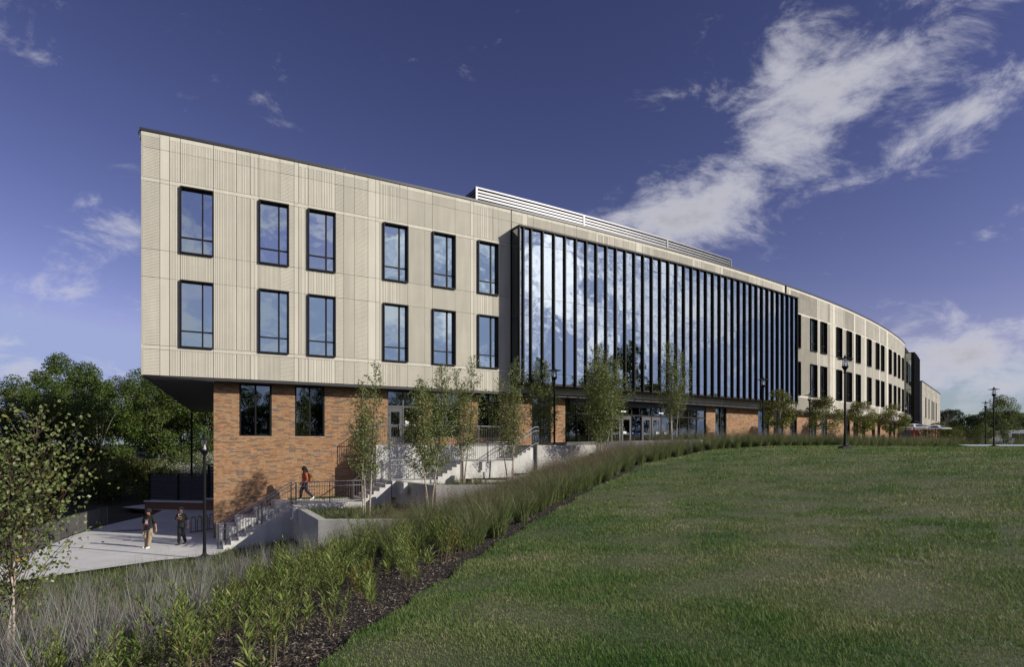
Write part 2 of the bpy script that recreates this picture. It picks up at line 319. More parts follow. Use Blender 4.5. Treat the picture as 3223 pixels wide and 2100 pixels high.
def rib_panel(w, h, typ, seed, plain_top=0.0):
    """precast panel in local coordinates: x along, -y outward, z up; the ribs are modelled"""
    mb = MB(); rd = 0.014; t = 0.10
    if typ == 'P' or w < 0.1 or h < 0.15:
        mb.box(G, w-G, 0, t, G, h-G, 1); return mb
    rn = random.Random(seed)
    mb.box(G, w-G, rd, t, G, h-G, 0); hz = h-plain_top
    if plain_top: mb.box(G, w-G, 0, rd, hz, h-G, 1)
    def strip(a, b, horiz):
        e = min(0.008, (b-a)*0.25)
        if horiz: v = [(G,rd,a),(G,0,a+e),(G,0,b-e),(G,rd,b),(w-G,rd,a),(w-G,0,a+e),(w-G,0,b-e),(w-G,rd,b)]
        else:     v = [(a,rd,G),(a+e,0,G),(b-e,0,G),(b,rd,G),(a,rd,hz),(a+e,0,hz),(b-e,0,hz),(b,rd,hz)]
        mb.add(v, [(0,1,5,4),(1,2,6,5),(2,3,7,6),(0,3,2,1),(4,5,6,7)], 0)
    if typ == 'H':
        n = max(2, int(hz/0.066)); p = (hz-G)/n
        for i in range(n): strip(G+i*p, G+i*p+p*0.58, True)
    elif typ == 'F':
        n = max(2, int((w-2*G)/0.058)); p = (w-2*G)/n
        for i in range(n): strip(G+i*p, G+i*p+p*0.56, False)
    elif typ == 'V':
        x = G
        while x < w-G-0.03:
            a = rn.choice((0.03,0.045,0.06)); b = min(x+a, w-G); strip(x, b, False); x = b+rn.choice((0.018,0.026))
    else:
        x = G+0.01
        while x < w-G-0.03:
            a = rn.choice((0.025,0.04,0.07,0.11)); b = min(x+a, w-G); strip(x, b, False); x = b+rn.choice((0.02,0.03,0.055))
    return mb

def cells():
    """every panel of the facade: (s0, s1, z0, z1, type, row)"""
    out = []
    for row, z0, z1 in ROWS:
        if row == 'band': continue
        for a, b, t in STRIPS:
            segs = [(a, b)]
            if row == 'win':
                for wa, wb in WINS:
                    nx = []
                    for p, q in segs:
                        if wb <= p or wa >= q: nx.append((p, q)); continue
                        if wa-p > 0.05: nx.append((p, wa))
                        if q-wb > 0.05: nx.append((wb, q))
                    segs = nx
            for p, q in segs:
                c0, c1 = z0, z1
                if p < CS1 and q > CS0:                      # behind the curtain wall only the strips above and below stay
                    if p < CS0-0.02: q = CS0
                    elif q > CS1+0.02: p = CS1
                    elif row == 'top': pass
                    elif row == 'upper': c0 = 12.98
                    elif row == 'low': c1 = 3.72
                    else: continue
                if q-p < 0.05: continue
                out.append((p, q, c0, c1, t, row))
    z = [(12.12, 11.94), (4.52, 4.34)]
    edges = [0,.74,1.12,2.93,4.92,6.55,7.22,9.01,10.28,10.69,12.48,13.93,15.32,16.52,18.15,CS0, CS1,51.94,54.05,55.75,58.11,59.44,62.75,65.7,69.4,72.5,75.5,79.4,83,86.4,90,93.2]
    for zt, zb in z:
        for a, b in zip(edges, edges[1:]):
            if a >= CS0-.01 and b <= CS1+.01: continue
            out.append((a, b, zb, zt, 'P', 'band'))
    return out
CELLS = cells()
# wall behind the panels: one sheet per cell so that the window openings stay open
bk = MB()
for a, b, z0, z1, t, row in CELLS:
    p, q = P3(a, -0.09, z0), P3(b, -0.09, z0); bk.add([p, q, (q.x, q.y, z1), (p.x, p.y, z1)], [(0,1,2,3)])
for a, b, z0, z1, t, row in CELLS:
    p, q = P3(a, -0.30, z0), P3(b, -0.30, z0); bk.add([p, q, (q.x, q.y, z1), (p.x, p.y, z1)], [(0,1,2,3)])
FAC = bk.build('precast_facade', SOFFIT, BLD, world=True)  # dark colour of this backing stands in for shadow in the panel joints
CELLS.sort(key=lambda c: c[0])
far = MB(); n_near = 0
for i, (a, b, z0, z1, t, row) in enumerate(CELLS):
    x, y = pos(a); x2, y2 = pos(b); w = math.hypot(x2-x, y2-y); rz = math.atan2(y2-y, x2-x)
    pm = rib_panel(w, z1-z0, t, int(a*1000)*7+3, 0.2 if row == 'top' else 0.0)
    if n_near < 298:
        pm.build('precast_panel' if row != 'band' else 'precast_band', [PRECAST, PRECAST_P], FAC, (x, y, z0), rz, world=True); n_near += 1
    else:
        c, s_ = math.cos(rz), math.sin(rz); k = len(far.v)
        far.v += [(x+u*c-v*s_, y+u*s_+v*c, z0+zz) for u, v, zz in pm.v]; far.f += [tuple(j+k for j in f) for f in pm.f]; far.m += pm.m
tag(far.build('precast_panels', [PRECAST, PRECAST_P], FAC, world=True), kind='stuff')
# coping along the roof edge, roof deck, west end wall, soffit
cp = MB(); sweep(cp, rect(0.05, -0.55, 14.185, 14.30), -0.06, 93.3); cp.build('roof_coping', COPING, BLD, world=True)
A_ = Vector((*pos(0, 0), 0)); WB = A_+WEST*31.1
ww = MB(); n2 = Vector((-WEST.y, WEST.x, 0))
o_ = A_+n2*0.0
for k_ in range(10):
    p = A_+WEST*(0.02+k_*3.1); q = A_+WEST*(k_*3.1+3.09)
    for z0, z1 in ((3.15,4.43),(4.445,7.6),(7.615,8.87),(8.885,12.03),(12.045,14.18)):
        ww.add([(p.x,p.y,z0),(q.x,q.y,z0),(q.x,q.y,z1),(p.x,p.y,z1),(p.x+.1,p.y+.02,z0),(q.x+.1,q.y+.02,z0),(q.x+.1,q.y+.02,z1),(p.x+.1,p.y+.02,z1)], [(0,1,2,3),(7,6,5,4),(0,4,5,1),(3,2,6,7),(0,3,7,4),(1,5,6,2)])
tag(ww.build('end_wall_panels', PRECAST, BLD, world=True), kind='stuff')
wc = MB(); p0 = A_-WEST*0.0; wc.bar((*(A_+WEST*0.35).xy, 14.243), (*WB.xy, 14.243), 0.3, 0.114); wc.build('end_wall_coping', COPING, BLD, world=True)
# soffit under the overhanging storeys: west bay (to the brick corner and back) and the strip in front of the brick
BR0 = 2.95; DB = -0.82
sf = MB(); pc = Vector((*pos(BR0, DB), 0)); pb = pc+WEST*28.6
Ai = A_+Vector((0.32, 0.35, 0)); WBi = WB+Vector((0.32, 0, 0))
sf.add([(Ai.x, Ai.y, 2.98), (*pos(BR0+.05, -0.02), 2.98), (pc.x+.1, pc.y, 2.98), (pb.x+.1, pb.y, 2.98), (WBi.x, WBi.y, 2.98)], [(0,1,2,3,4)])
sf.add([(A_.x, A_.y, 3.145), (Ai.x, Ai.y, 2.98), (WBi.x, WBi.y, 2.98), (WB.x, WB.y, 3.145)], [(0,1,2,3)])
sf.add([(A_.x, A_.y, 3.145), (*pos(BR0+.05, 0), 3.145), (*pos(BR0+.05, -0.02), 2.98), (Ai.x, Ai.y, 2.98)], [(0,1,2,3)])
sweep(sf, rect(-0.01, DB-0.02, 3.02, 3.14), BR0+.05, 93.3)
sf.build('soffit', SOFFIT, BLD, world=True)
for px_, py_ in ((-14.6, 31.0), (-15.6, 34.4)):
    MB().lathe([(0,-.16),(.10,-.16),(.11,-.02),(.11,0)], 12).build('soffit_light', DARKSTEEL, BLD, (px_, py_, 2.975), world=True)
cl = MB().lathe([(.09, 0), (.09, 8.4)], 12); cl.box(-.2,.2,-.2,.2,0,.05); cl.build('column', BLACK, BLD, (WB.x+.25, WB.y-.2, -5.44), world=True)
for s_ in (9.1, 19.5, 26, 34.2, 45, 57): MB().lathe([(.008,0),(.005,.28)], 6).build('lightning_rod', STEEL, BLD, P3(s_, -.3, 14.30), world=True)
sf2 = MB(); sf2.box(-.09,.0,-.05,.06,-.28,.0); sf2.build('roof_bracket', WHITE, BLD, (A_.x-.02, A_.y+.1, 14.15), world=True)

# ---- interior seen through the glass
it = MB()
for z in (3.16, 7.55, 11.98): sweep(it, rect(-0.32, -9, z, z+0.32), 0.6, 100, 3)
it.build('floor_slabs', CEIL, BLD, world=True)
it = MB(); sweep(it, rect(-9, -9.15, 3.05, 14.1), 0.6, 100, 3); sweep(it, rect(-9, -9.15, -.2, 3.05), 3.6, 100, 3); sweep(it, rect(-0.6, -9, 13.9, 14.05), 0.6, 100, 3); sweep(it, rect(DB-.3, -9, -.35, 0.0), 3.4, 100, 3)
for s_ in (0.8, 4.2, 9.3, 13.2, 18.6, 52.8, 59, 68, 79, 92): it.bar(P3(s_, -.35, 8.6), P3(s_, -9, 8.6), 0.12, 10.6)
it.build('interior_walls', INTERIOR, BLD, world=True)
for i_, s_ in enumerate((21.5, 25.7, 29.9, 34.1, 38.3, 42.5, 46.7)):
    MB().lathe([(.22,3.4),(.22,13.8)], 14).build('interior_column', WHITE, BLD, P3(s_, -1.6, 0), world=True)

# ---- punched windows
def window(a, b, z0, z1, glass, mull=0.67, trans=0.25, dep=(-0.12, 0.22), gy=0.13, th=0.055, dd=0.0, left=None):
    x, y = pos(a, dd); x2, y2 = pos(b, dd); w = math.hypot(x2-x, y2-y); rz = math.atan2(y2-y, x2-x); h = z1-z0
    f = MB(); f.box(0,th,dep[0],dep[1],0,h); f.box(w-th,w,dep[0],dep[1],0,h); f.box(th,w-th,dep[0],dep[1],h-th,h); f.box(th,w-th,dep[0],dep[1],0,th)
    fr = f.build('window', BLACK, BLD, (x, y, z0), rz, world=True); mid = MB()
    xm = w*mull; zm = h*trans
    MB().box(xm-.035,xm+.035,gy-.06,gy+.05,th,h-th).build('mullion', BLACK, fr)
    if trans: MB().box(th,w-th,gy-.05,gy+.04,zm-.03,zm+.03).build('transom', BLACK, fr)
    for u0, u1 in ((th, xm-.035), (xm+.035, w-th)):
        for v0, v1 in (((th, zm-.03), (zm+.03, h-th)) if trans else ((th, h-th),)):
            MB().box(u0,u1,gy,gy+.012,v0,v1).build('pane', glass, fr)
    return fr
BLIND = mat('roller_blind', (.62,.63,.60), .8, .05, 1)
rb2 = random.Random(21)
for a, b in WINS:
    for z0, z1 in ((8.86, 11.95), (4.50, 7.62)):
        w_ = window(a, b, z0, z1, GLASS)
        if rb2.random() < .7:
            hb = rb2.choice((.55,.9,1.3,1.35,1.6)); wid = b-a; MB().box(.08,wid-.08,.26,.265,3.09-hb,3.05).build('blind', BLIND, w_)

# ---- the projecting glass curtain wall with its black fins
cw = MB(); CZ0, CZ1 = 3.72, 12.98; CG = 0.86
sweep(cw, rect(0.0, 1.04, CZ1-.09, CZ1), CS0-.06, CS1+.06); sweep(cw, rect(0.0, 0.86, CZ0-.12, CZ0), CS0-.06, CS1+.06)
for s_ in (CS0, CS1): cw.bar(P3(s_, .0, (CZ0+CZ1)/2), P3(s_, .05, (CZ0+CZ1)/2), .08, CZ1-CZ0-.2); cw.bar(P3(s_, CG-.06, (CZ0+CZ1)/2), P3(s_, CG+.0, (CZ0+CZ1)/2), .08, CZ1-CZ0-.2)
CW = cw.build('curtain_wall', BLACK, BLD, world=True)
NB = 36; ZR = [CZ0, 4.32, 7.71, 8.87, 12.05, CZ1-.09]
def place(mb, name, m, s, parent): return mb.build(name, m, parent, P3(s, 0, 0), head(s), world=True)
fin = MB(); fin.box(-.04,.04,-1.0,-CG+.03,CZ0-.10,CZ1-.092); fin_me = fin.mesh('fin', BLACK)
for i in range(NB+1):
    s_ = CS0+(CS1-CS0)*i/NB; link('fin', fin_me, CW, P3(s_, 0, 0), head(s_), world=True)
link('fin', fin_me, CW, P3(CS0+.3, 0, 0), head(CS0), world=True)
pitch = (CS1-CS0)/NB; pane_me = {}
for j in range(5):
    w2 = pitch*(1+CG/RAD)/2-.006
    pane_me[j] = MB().box(-w2,w2,-CG,-CG+.012,ZR[j]+.008,ZR[j+1]-.008).mesh('pane', GLASS_C)
for i in range(NB):
    s_ = CS0+(i+.5)*pitch
    for j in range(5): link('pane', pane_me[j], CW, P3(s_, 0, 0), head(s_), world=True)
for z in ZR[1:5]:
    t_ = MB(); sweep(t_, rect(CG-.02, CG-.10, z-.035, z+.035), CS0, CS1); t_.build('transom', BLACK, CW, world=True)
sp = MB(); sweep(sp, rect(CG-.12, CG-.17, 7.75, 8.83), CS0+.05, CS1-.05); sweep(sp, rect(CG-.12, CG-.17, 3.74, 4.28), CS0+.05, CS1-.05); sp.build('spandrel', SPANDREL, CW, world=True)
for s_, nm in ((CS0, 'a'), (CS1, 'b')):
    for j in range(5):
        p = P3(s_, .06, 0); q = P3(s_, CG-.1, 0)
        MB().add([(p.x,p.y,ZR[j]+.01),(q.x,q.y,ZR[j]+.01),(q.x,q.y,ZR[j+1]-.01),(p.x,p.y,ZR[j+1]-.01)], [(0,1,2,3)]).build('side_pane', GLASS_G, CW, world=True)

# ---- rooftop louvre screen
sc_ = MB(); OFF = -3.0; SS0, SS1 = 18.25, 45.2; Z0, Z1 = 14.06, 16.50
sweep(sc_, rect(OFF-.12, OFF-.16, Z0, Z1), SS0+.1, SS1); sc_.bar(P3(SS0+.1, OFF-.14, (Z0+Z1)/2), P3(SS0+.1, OFF-9, (Z0+Z1)/2), .04, Z1-Z0); sc_.bar(P3(SS1, OFF-.14, (Z0+Z1)/2), P3(SS1, OFF-9, (Z0+Z1)/2), .04, Z1-Z0)
SCR = sc_.build('rooftop_screen', BLACK, BLD, world=True)
nsl = 11
for i in range(nsl):
    z = Z0+.10+(Z1-Z0-.22)*i/nsl; sl = MB(); sweep(sl, [(OFF+.02, z), (OFF+.02, z+.115), (OFF-.08, z+.14), (OFF-.08, z+.12)], SS0, SS1); sl.build('slat', SILVER, SCR, world=True)
    sl = MB(); p, q = P3(SS0, OFF-.02, z+.07), P3(SS0, OFF-9, z+.07); sl.bar(p, q, .05, .10); sl.build('slat', COPING, SCR, world=True)
tp = MB(); sweep(tp, rect(OFF+.04, OFF-.2, Z1-.10, Z1), SS0-.03, SS1+.02); tp.build('screen_cap', SILVER, SCR, world=True)
for s_ in (SS0+.03, 27.2, 36.2, SS1-.03): tp = MB(); tp.box(-.07,.07,-OFF*0-.06,.02,Z0,Z1-.1); tp.build('screen_post', SILVER, SCR, P3(s_, OFF, 0), head(s_), world=True)
for s_ in (18.4, 24, 29.4, 34.6, 39.8, 45): MB().lathe([(.008,0),(.005,.28)], 6).build('lightning_rod', STEEL, SCR, P3(s_, OFF-.1, Z1), world=True)
fl = MB(); sweep(fl, rect(-.56, OFF+.3, 14.04, 14.10), 0.4, 93.2); fl.build('roof_deck', mat('roof_membrane', (.5,.5,.5), .7), BLD, world=True)

# ---- brick storey: openings first, then every brick
OPEN = [(4.09,5.59,.42,3.0),(6.71,8.20,.42,3.0),(11.60,13.45,0.0,3.0),(14.21,16.05,.42,3.0),(17.22,18.76,.42,3.0),(21.11,22.62,-.3,3.0),(23.76,38.30,-.3,3.0),(39.52,41.06,-.1,3.0),(45.88,47.83,-.1,3.0),(48.56,50.45,-.1,3.0),
        (51.67,53.12,-.1,3.0),(55.98,57.47,-.1,3.0),(58.65,60.24,-.1,3.0),(65.32,67.0,-.1,3.0),(68.12,69.9,-.1,3.0),(71.32,72.74,-.1,3.0),(75.62,77.18,-.1,3.0),(78.37,79.92,-.1,3.0),(85.32,87.3,-.1,3.0),(88.78,90.6,-.1,3.0)]
BZ0, BZ1 = -4.66, 3.02
def wall_top(s): return -0.6 if s > 21 else BZ0
bm_ = MB(); es = sorted({BR0, 93.2} | {e for o in OPEN for e in o[:2]})
for a, b in zip(es, es[1:]):
    op = [o for o in OPEN if o[0] <= a+1e-6 and o[1] >= b-1e-6]
    n = max(1, int((b-a)/2.5))
    for i in range(n):
        u, v = a+(b-a)*i/n, a+(b-a)*(i+1)/n
        for z0, z1 in ([(BZ0, BZ1)] if not op else [(BZ0, op[0][2])]):
            p, q = P3(u, DB-.012, z0), P3(v, DB-.012, z0); bm_.add([p, q, (q.x,q.y,z1), (p.x,p.y,z1)], [(0,1,2,3)])
for a, b, z0, z1 in OPEN:                # reveals
    for s_ in (a, b):
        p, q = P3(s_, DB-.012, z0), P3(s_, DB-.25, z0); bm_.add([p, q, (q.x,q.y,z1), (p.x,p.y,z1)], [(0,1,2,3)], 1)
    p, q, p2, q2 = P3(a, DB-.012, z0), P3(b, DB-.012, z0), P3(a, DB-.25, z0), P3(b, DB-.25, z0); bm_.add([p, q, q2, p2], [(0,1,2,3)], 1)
wm_ = MB(); pw = pc+WEST*28; wm_.add([(pc.x+.012,pc.y,BZ0-1), (pw.x+.012,pw.y,BZ0-1), (pw.x+.012,pw.y,BZ1), (pc.x+.012,pc.y,BZ1)], [(0,1,2,3)])
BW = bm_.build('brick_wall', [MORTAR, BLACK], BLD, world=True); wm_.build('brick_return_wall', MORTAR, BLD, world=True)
BL, BH, BP, BD = 0.295, 0.0572, 0.0667, 0.012
def brick_rows():
    out = []
    nr = int((BZ1-BZ0)/BP)
    for r in range(nr):
        z = BZ0+r*BP; off = random.choice((.0,.34,.5,.67))*(BL+.01)+random.uniform(-.03,.03); s_ = BR0-off
        while s_ < 93.2:
            a, b = max(s_, BR0), min(s_+BL, 93.2); s_ += BL+.0098
            if b-a < .03: continue
            if a > 20.5 and z < -0.75: continue
            segs = [(a, b)]
            for o in OPEN:
                if z+BH*.5 > o[2] and z+BH*.5 < o[3]:
                    nx = []
                    for p, q in segs:
                        if o[1] <= p or o[0] >= q: nx.append((p, q)); continue
                        if o[0]-p > .03: nx.append((p, o[0]))
                        if q-o[1] > .03: nx.append((o[1], q))
                    segs = nx
            out += [(p, q, z) for p, q in segs]
    return out
rows = brick_rows(); arr = np.array(rows); tone = RNG.choice(6, len(arr), p=BRICK_W); proud = RNG.uniform(0, .003, len(arr))
full = np.where((np.abs(arr[:,1]-arr[:,0]-BL) < 1e-4))[0]; vis = [i for i in full if arr[i,2] > -2.6 and arr[i,0] < 6.5]
near = sorted(vis, key=lambda i: arr[i,0]**2+(arr[i,2]+1.0)**2*1.2)[:300]; nearset = set(near)
br_me = [MB().add([(0,0,0),(BL,0,0),(BL,0,BH),(0,0,BH),(0,BD+.004,0),(BL,BD+.004,0),(BL,BD+.004,BH),(0,BD+.004,BH)], [(0,1,2,3),(0,4,5,1),(3,2,6,7),(0,3,7,4),(1,5,6,2)]).mesh('brick', b) for b in BRICKS]
for i in near:
    a, b, z = arr[i]; link('brick', br_me[tone[i]], BW, P3(a, DB+.003*RNG.random(), z), head((a+b)/2), world=True)
keep = np.array([i not in nearset for i in range(len(arr))]); B = arr[keep]; T = tone[keep]; PR = proud[keep]; nb = len(B)
def vpos(s, d):
    a = A0+K*s; return CXY[0]+(RAD+d)*np.sin(a), CXY[1]-(RAD+d)*np.cos(a)
V = np.zeros((nb, 8, 3))
for j, (e, front, top) in enumerate(((0,1,0),(1,1,0),(1,1,1),(0,1,1),(0,0,0),(1,0,0),(1,0,1),(0,0,1))):
    x, y = vpos(B[:,e], np.where(front, DB+PR, DB-.014)); V[:,j,0] = x; V[:,j,1] = y; V[:,j,2] = B[:,2]+top*BH
fq = np.array([(0,1,2,3),(0,4,5,1),(3,2,6,7),(0,3,7,4),(1,5,6,2)]); Fb = (np.arange(nb)[:,None,None]*8+fq[None]).reshape(-1,4)
tag(link('bricks', np_mesh('bricks', V.reshape(-1,3), Fb, BRICKS, np.repeat(T, 5)), BW, world=True), kind='stuff')
# bricks of the west return
wr = MB(); wd = WEST
for r in range(int((BZ1+5.6)/BP)):
    z = -5.6+r*BP; u = -(r*.37 % 1)*BL
    while u < 6:
        a, b = max(u, 0), min(u+BL, 6); u += BL+.0098
        if b-a < .03: continue
        p, q = pc+wd*a, pc+wd*b; o2 = Vector((-.012, 0, 0))
        wr.add([(p.x+.012,p.y,z),(q.x+.012,q.y,z),(q.x+.012,q.y,z+BH),(p.x+.012,p.y,z+BH),(p.x,p.y,z),(q.x,q.y,z),(q.x,q.y,z+BH),(p.x,p.y,z+BH)], [(4,5,6,7),(0,1,5,4),(3,7,6,2),(0,4,7,3),(1,2,6,5)], random.choices(range(6), BRICK_W)[0])
tag(wr.build('return_bricks', BRICKS, BW, world=True), kind='stuff')

# ---- glazing of the ground storey
for i, (a, b, z0, z1) in enumerate(OPEN):
    if i in (2, 6): continue
    window(a+.02, b-.02, z0+.0, z1, GLASS_G, 0.5, 0.0, (0.03, 0.20), 0.10, 0.06, DB)
def door_set(a, b, z0, n, doors, name, headz):
    x, y = pos(a, DB); x2, y2 = pos(b, DB); w = math.hypot(x2-x, y2-y); rz = math.atan2(y2-y, x2-x); f = MB(); H_ = 3.0-z0
    for i in range(n+1): f.box(i*w/n-.04, i*w/n+.04, .04, .2, 0, H_)
    f.box(0, w, .04, .2, H_-.07, H_); f.box(0, w, .045, .195, headz-.05, headz+.05); f.box(0, w, .045, .195, 0, .05)
    fr = f.build(name, BLACK if name != 'entrance_door_frame' else DOORM, BLD, (x, y, z0), rz, world=True)
    for i in range(n):
        u0, u1 = i*w/n+.04, (i+1)*w/n-.04
        MB().box(u0,u1,.10,.112,headz+.05,H_-.07).build('pane', GLASS_G, fr)
        if i in doors:
            l = MB(); l.box(u0+.01,u0+.16,.06,.12,.06,headz-.06); l.box(u1-.16,u1-.01,.06,.12,.06,headz-.06); l.box(u0+.16,u1-.16,.06,.12,headz-.30,headz-.06); l.box(u0+.16,u1-.16,.06,.12,.06,.42); l.box(u0+.16,u1-.16,.06,.12,.98,1.12)
            d_ = l.build('door', DOORM, fr); MB().box(u0+.16,u1-.16,.085,.097,.42,headz-.30).build('door_pane', GLASS_G, fr); MB().box(u1-.20,u1-.17,-.01,.05,.85,1.15).build('door_handle', STEEL, fr)
        else: MB().box(u0,u1,.10,.112,.05,headz-.05).build('pane', GLASS_G, fr)
    return fr
df = door_set(11.62, 13.43, 0.0, 2, (0,), 'entrance_door_frame', 2.12)
MB().box(1.02,1.24,.055,.062,1.02,1.34).build('paper_notice', WHITE, df)
mf = door_set(23.8, 38.26, -.28, 14, (4,5,7,8), 'storefront', 2.36)
for u in (5.3, 8.7, 9.6): MB().box(u,u+.32,.03,.038,1.05,1.22).build('paper_notice', WHITE, mf)
for u in (4.6, 6.2, 7.4, 8.3, 10.5): MB().box(u,u+.14,.03,.036,1.06,1.14).build('blue_sticker', mat('blue_sticker', (.05,.22,.55), .5), mf)
for u in (5.0, 8.9): MB().box(u,u+.5,-.06,.05,2.56,2.66).build('light_bar', WHITE, mf)
hd = MB(); sweep(hd, rect(DB-.02, DB-.22, 2.66, 3.0), 24.2, 38.2); hd.build('entrance_header', DOORM, BLD, world=True)

# ---- far dark glass bay and the lower wing beyond
FS0, FS1, FD = 93.2, 103.5, 1.15; BAYBLACK = mat('bay_black', (.006,.006,.007), .7, .2, 2, spec=.15)
fb = MB(); sweep(fb, rect(0, FD+.02, 12.86, 12.95), FS0, FS1); sweep(fb, rect(0, FD+.02, 3.2, 3.35), FS0, FS1); sweep(fb, rect(-.3, -.2, 3.2, 14.1), FS0, FS1)
for d in (.03, FD-.03): fb.bar(P3(FS0+.02, d, 8.1), P3(FS0+.08, d, 8.1), .1, 9.6)
FB = fb.build('glass_bay', BAYBLACK, BLD, world=True)
for z0, z1 in ((3.36,4.3),(4.36,7.7),(7.76,8.85),(8.9,12.0),(12.06,12.85)):
    p, q = P3(FS0, .08, 0), P3(FS0, FD-.08, 0); MB().add([(p.x,p.y,z0),(q.x,q.y,z0),(q.x,q.y,z1),(p.x,p.y,z1)], [(0,1,2,3)]).build('side_pane', GLASS_G, FB, world=True)
    for i in range(12):
        a = FS0+(FS1-FS0)*i/12; p, q = P3(a+.03, FD-.30, 0), P3(a+.84, FD-.30, 0); MB().add([(p.x,p.y,z0),(q.x,q.y,z0),(q.x,q.y,z1),(p.x,p.y,z1)], [(0,1,2,3)]).build('pane', GLASS_G, FB, world=True)
for i in range(25):
    a = FS0+(FS1-FS0)*i/24; f = MB(); f.box(-.05,.05,-FD,.0-FD+.4,3.28,12.9); place(f, 'fin', BAYBLACK, a, FB)
wp = Vector((64.0, 94.2, 0)); wq = Vector((83.7, 118, 0)); wdir = (wq-wp).normalized(); wrz = math.atan2(wdir.y, wdir.x); wl = (wq-wp).length
wg = MB(); wg.box(0, wl, .1, 12, 3.1, 9.82); wg.box(0.02, wl-.02, .5, 11.5, -.5, 3.1, 1)
WG = wg.build('far_wing', [PRECAST_P, MORTAR], BLD, (wp.x, wp.y, 0), wrz, world=True)
MB().box(-.1, wl+.06, -.06, 12.1, 9.83, 9.97).build('roof_coping', COPING, WG)
x = 0; k_ = 0
while x < wl-.2:
    w = min((2.4, 1.5, 2.9, 1.9)[k_ % 4], wl-x); t = 'VBFV'[k_ % 4]; k_ += 1
    for z0, z1 in ((3.12,4.3),(4.32,7.6),(7.62,8.85),(8.87,9.8)): rib_panel(w, z1-z0, t, k_*17+int(z0)).build('precast_panel', [PRECAST, PRECAST_P], WG, (x, 0, z0))
    x += w
for u in (4.5, 9.5, 14.6, 17.6, 22.0): MB().box(u,u+.5,-.10,.05,4.35,7.6).build('window', BLACK, WG)
for u in (5.5, 9.2, 15.4, 20.5): MB().box(u,u+1.5,.43,.55,-.1,3.0).build('window', BLACK, WG)
rb = MB(); 
for r in range(int(3.5/BP)):
    u = -(r*.37 % 1)*BL
    while u < wl:
        a, b = max(u, .02), min(u+BL, wl-.02); u += BL+.0098
        if b-a > .04: rb.add([(a,.485,-.45+r*BP),(b,.485,-.45+r*BP),(b,.485,-.45+r*BP+BH),(a,.485,-.45+r*BP+BH)], [(0,1,2,3)], random.choices(range(6), BRICK_W)[0])
tag(rb.build('wing_bricks', BRICKS, WG), kind='stuff')
# ================================================================== THE GROUND
CTRL = np.array([(0,0,-1.65),(-1.5,4.6,-1.72),(-1,8.3,-1.9),(-.5,10.9,-1.92),(.67,14.3,-1.75),(2.67,19.4,-1.4),(6,27.6,-.9),(13.5,41,-.2),(5,5,-1.5),(10,8,-1.25),(6,15,-1.4),(12,20,-.8),(20,15,-.6),(17.6,32,-.24),(28,30,-.2),
 (39.7,50,-.24),(30,45,-.24),(60,60,-.3),(60,30,-.1),(40,10,-.2),(20,0,-.8),(0,-10,-1.4),(20,-20,-.5),(-20,-10,-2.5),(80,80,-.4),(45,70,-.28),(60,90,-.3),(21,50,-.26),(30,60,-.28),(26,55,-.3),(45,75,-.3),(80,50,-.3),(100,110,-.6),(120,60,-.5),
 (-3,5,-2.05),(-5,6,-2.5),(-4,9,-2.45),(-7,10,-3.05),(-4,14,-2.75),(-8,16,-3.7),(-12,14,-4.0),(-9,22,-4.35),(-6,19,-3.4),(-2.5,21.4,-2.72),(-3,18,-2.65),(0,24,-2.15),(1,27,-1.85),(5.5,34.5,-1.0),(3,30.5,-1.45),(11,35.2,-.34),(8.5,33.4,-.66),(10.3,33.4,-.42),(12.4,35,-.25),
 (-17.4,19.0,-4.6),(-15.2,21.5,-4.6),(-12.5,23.9,-4.55),(-20,15,-4.65),(-12,20,-4.35),(-14,8,-3.8),(-7,5,-2.75),(-10,2,-2.8),
 (-30,30,-5.0),(-24,40,-5.3),(-40,40,-5.0),(-60,40,-4.0),(-33,56,-5.5),(-30,62,-5.2),(-33,70,-3.2),(-40,82,-1.5),(-20,75,-2.5),(-60,95,-.5),(-60,62,-3.5),(-26,62,-5.0),(-45,60,-4.6),(-15,90,-1),(-80,60,-2.5)], float)
_d = np.hypot(CTRL[:,None,0]-CTRL[None,:,0], CTRL[:,None,1]-CTRL[None,:,1]); _phi = np.sqrt(_d**2+4.0)
_w = np.linalg.solve(_phi+np.eye(len(CTRL))*1e-6, CTRL[:,2]+1.5)
def rbf(x, y):
    x = np.asarray(x, float); y = np.asarray(y, float); z = np.full(x.shape, -1.5)
    for (cx, cy, _), w in zip(CTRL, _w): z = z+w*np.sqrt((x-cx)**2+(y-cy)**2+4.0)
    t = np.clip((np.hypot(x-10, y-35)-105)/60, 0, 1); t = t*t*(3-2*t)
    return z*(1-t)-0.9*t
def inside(x, y, poly):
    r = np.zeros(np.shape(x), bool); n = len(poly)
    for i in range(n):
        x1, y1 = poly[i]; x2, y2 = poly[(i+1) % n]
        c = ((y1 > y) != (y2 > y)) & (x < (x2-x1)*(y-y1)/((y2-y1) if abs(y2-y1) > 1e-12 else 1e-12)+x1); r ^= c
    return r
def sm(x, a, b):
    t = np.clip((x-a)/(b-a), 0, 1); return t*t*(3-2*t)
PLAZA_EDGE = [(-20.6,12.5),(-19.4,15.2),(-17.4,18.9),(-15.2,21.9),(-13.8,23.75),(-12.5,24.55),(-12.2,25.0)]
PA = [pos(6.3,2.95), (-6.85,22.3), (-1.6,22.3), (0.4,26.9), (-3.3,26.5), pos(11,2.95)]
PB = [pos(11,2.95), (-3.2,26.9), (0.5,27.2), (2.8,33.3), (0.1,33.6), pos(15,2.9)]
PC = [pos(15,2.9), (0.2,33.9), (5.6,35.7), (3.6,36.9), (1.9,39.2), pos(19.1,2.9)]
PD = [(3.55,37.15), (11.3,36.1), (12.6,38.5), (20,48), (14,48), pos(24,2), pos(20,3), (1.9,39.3)]
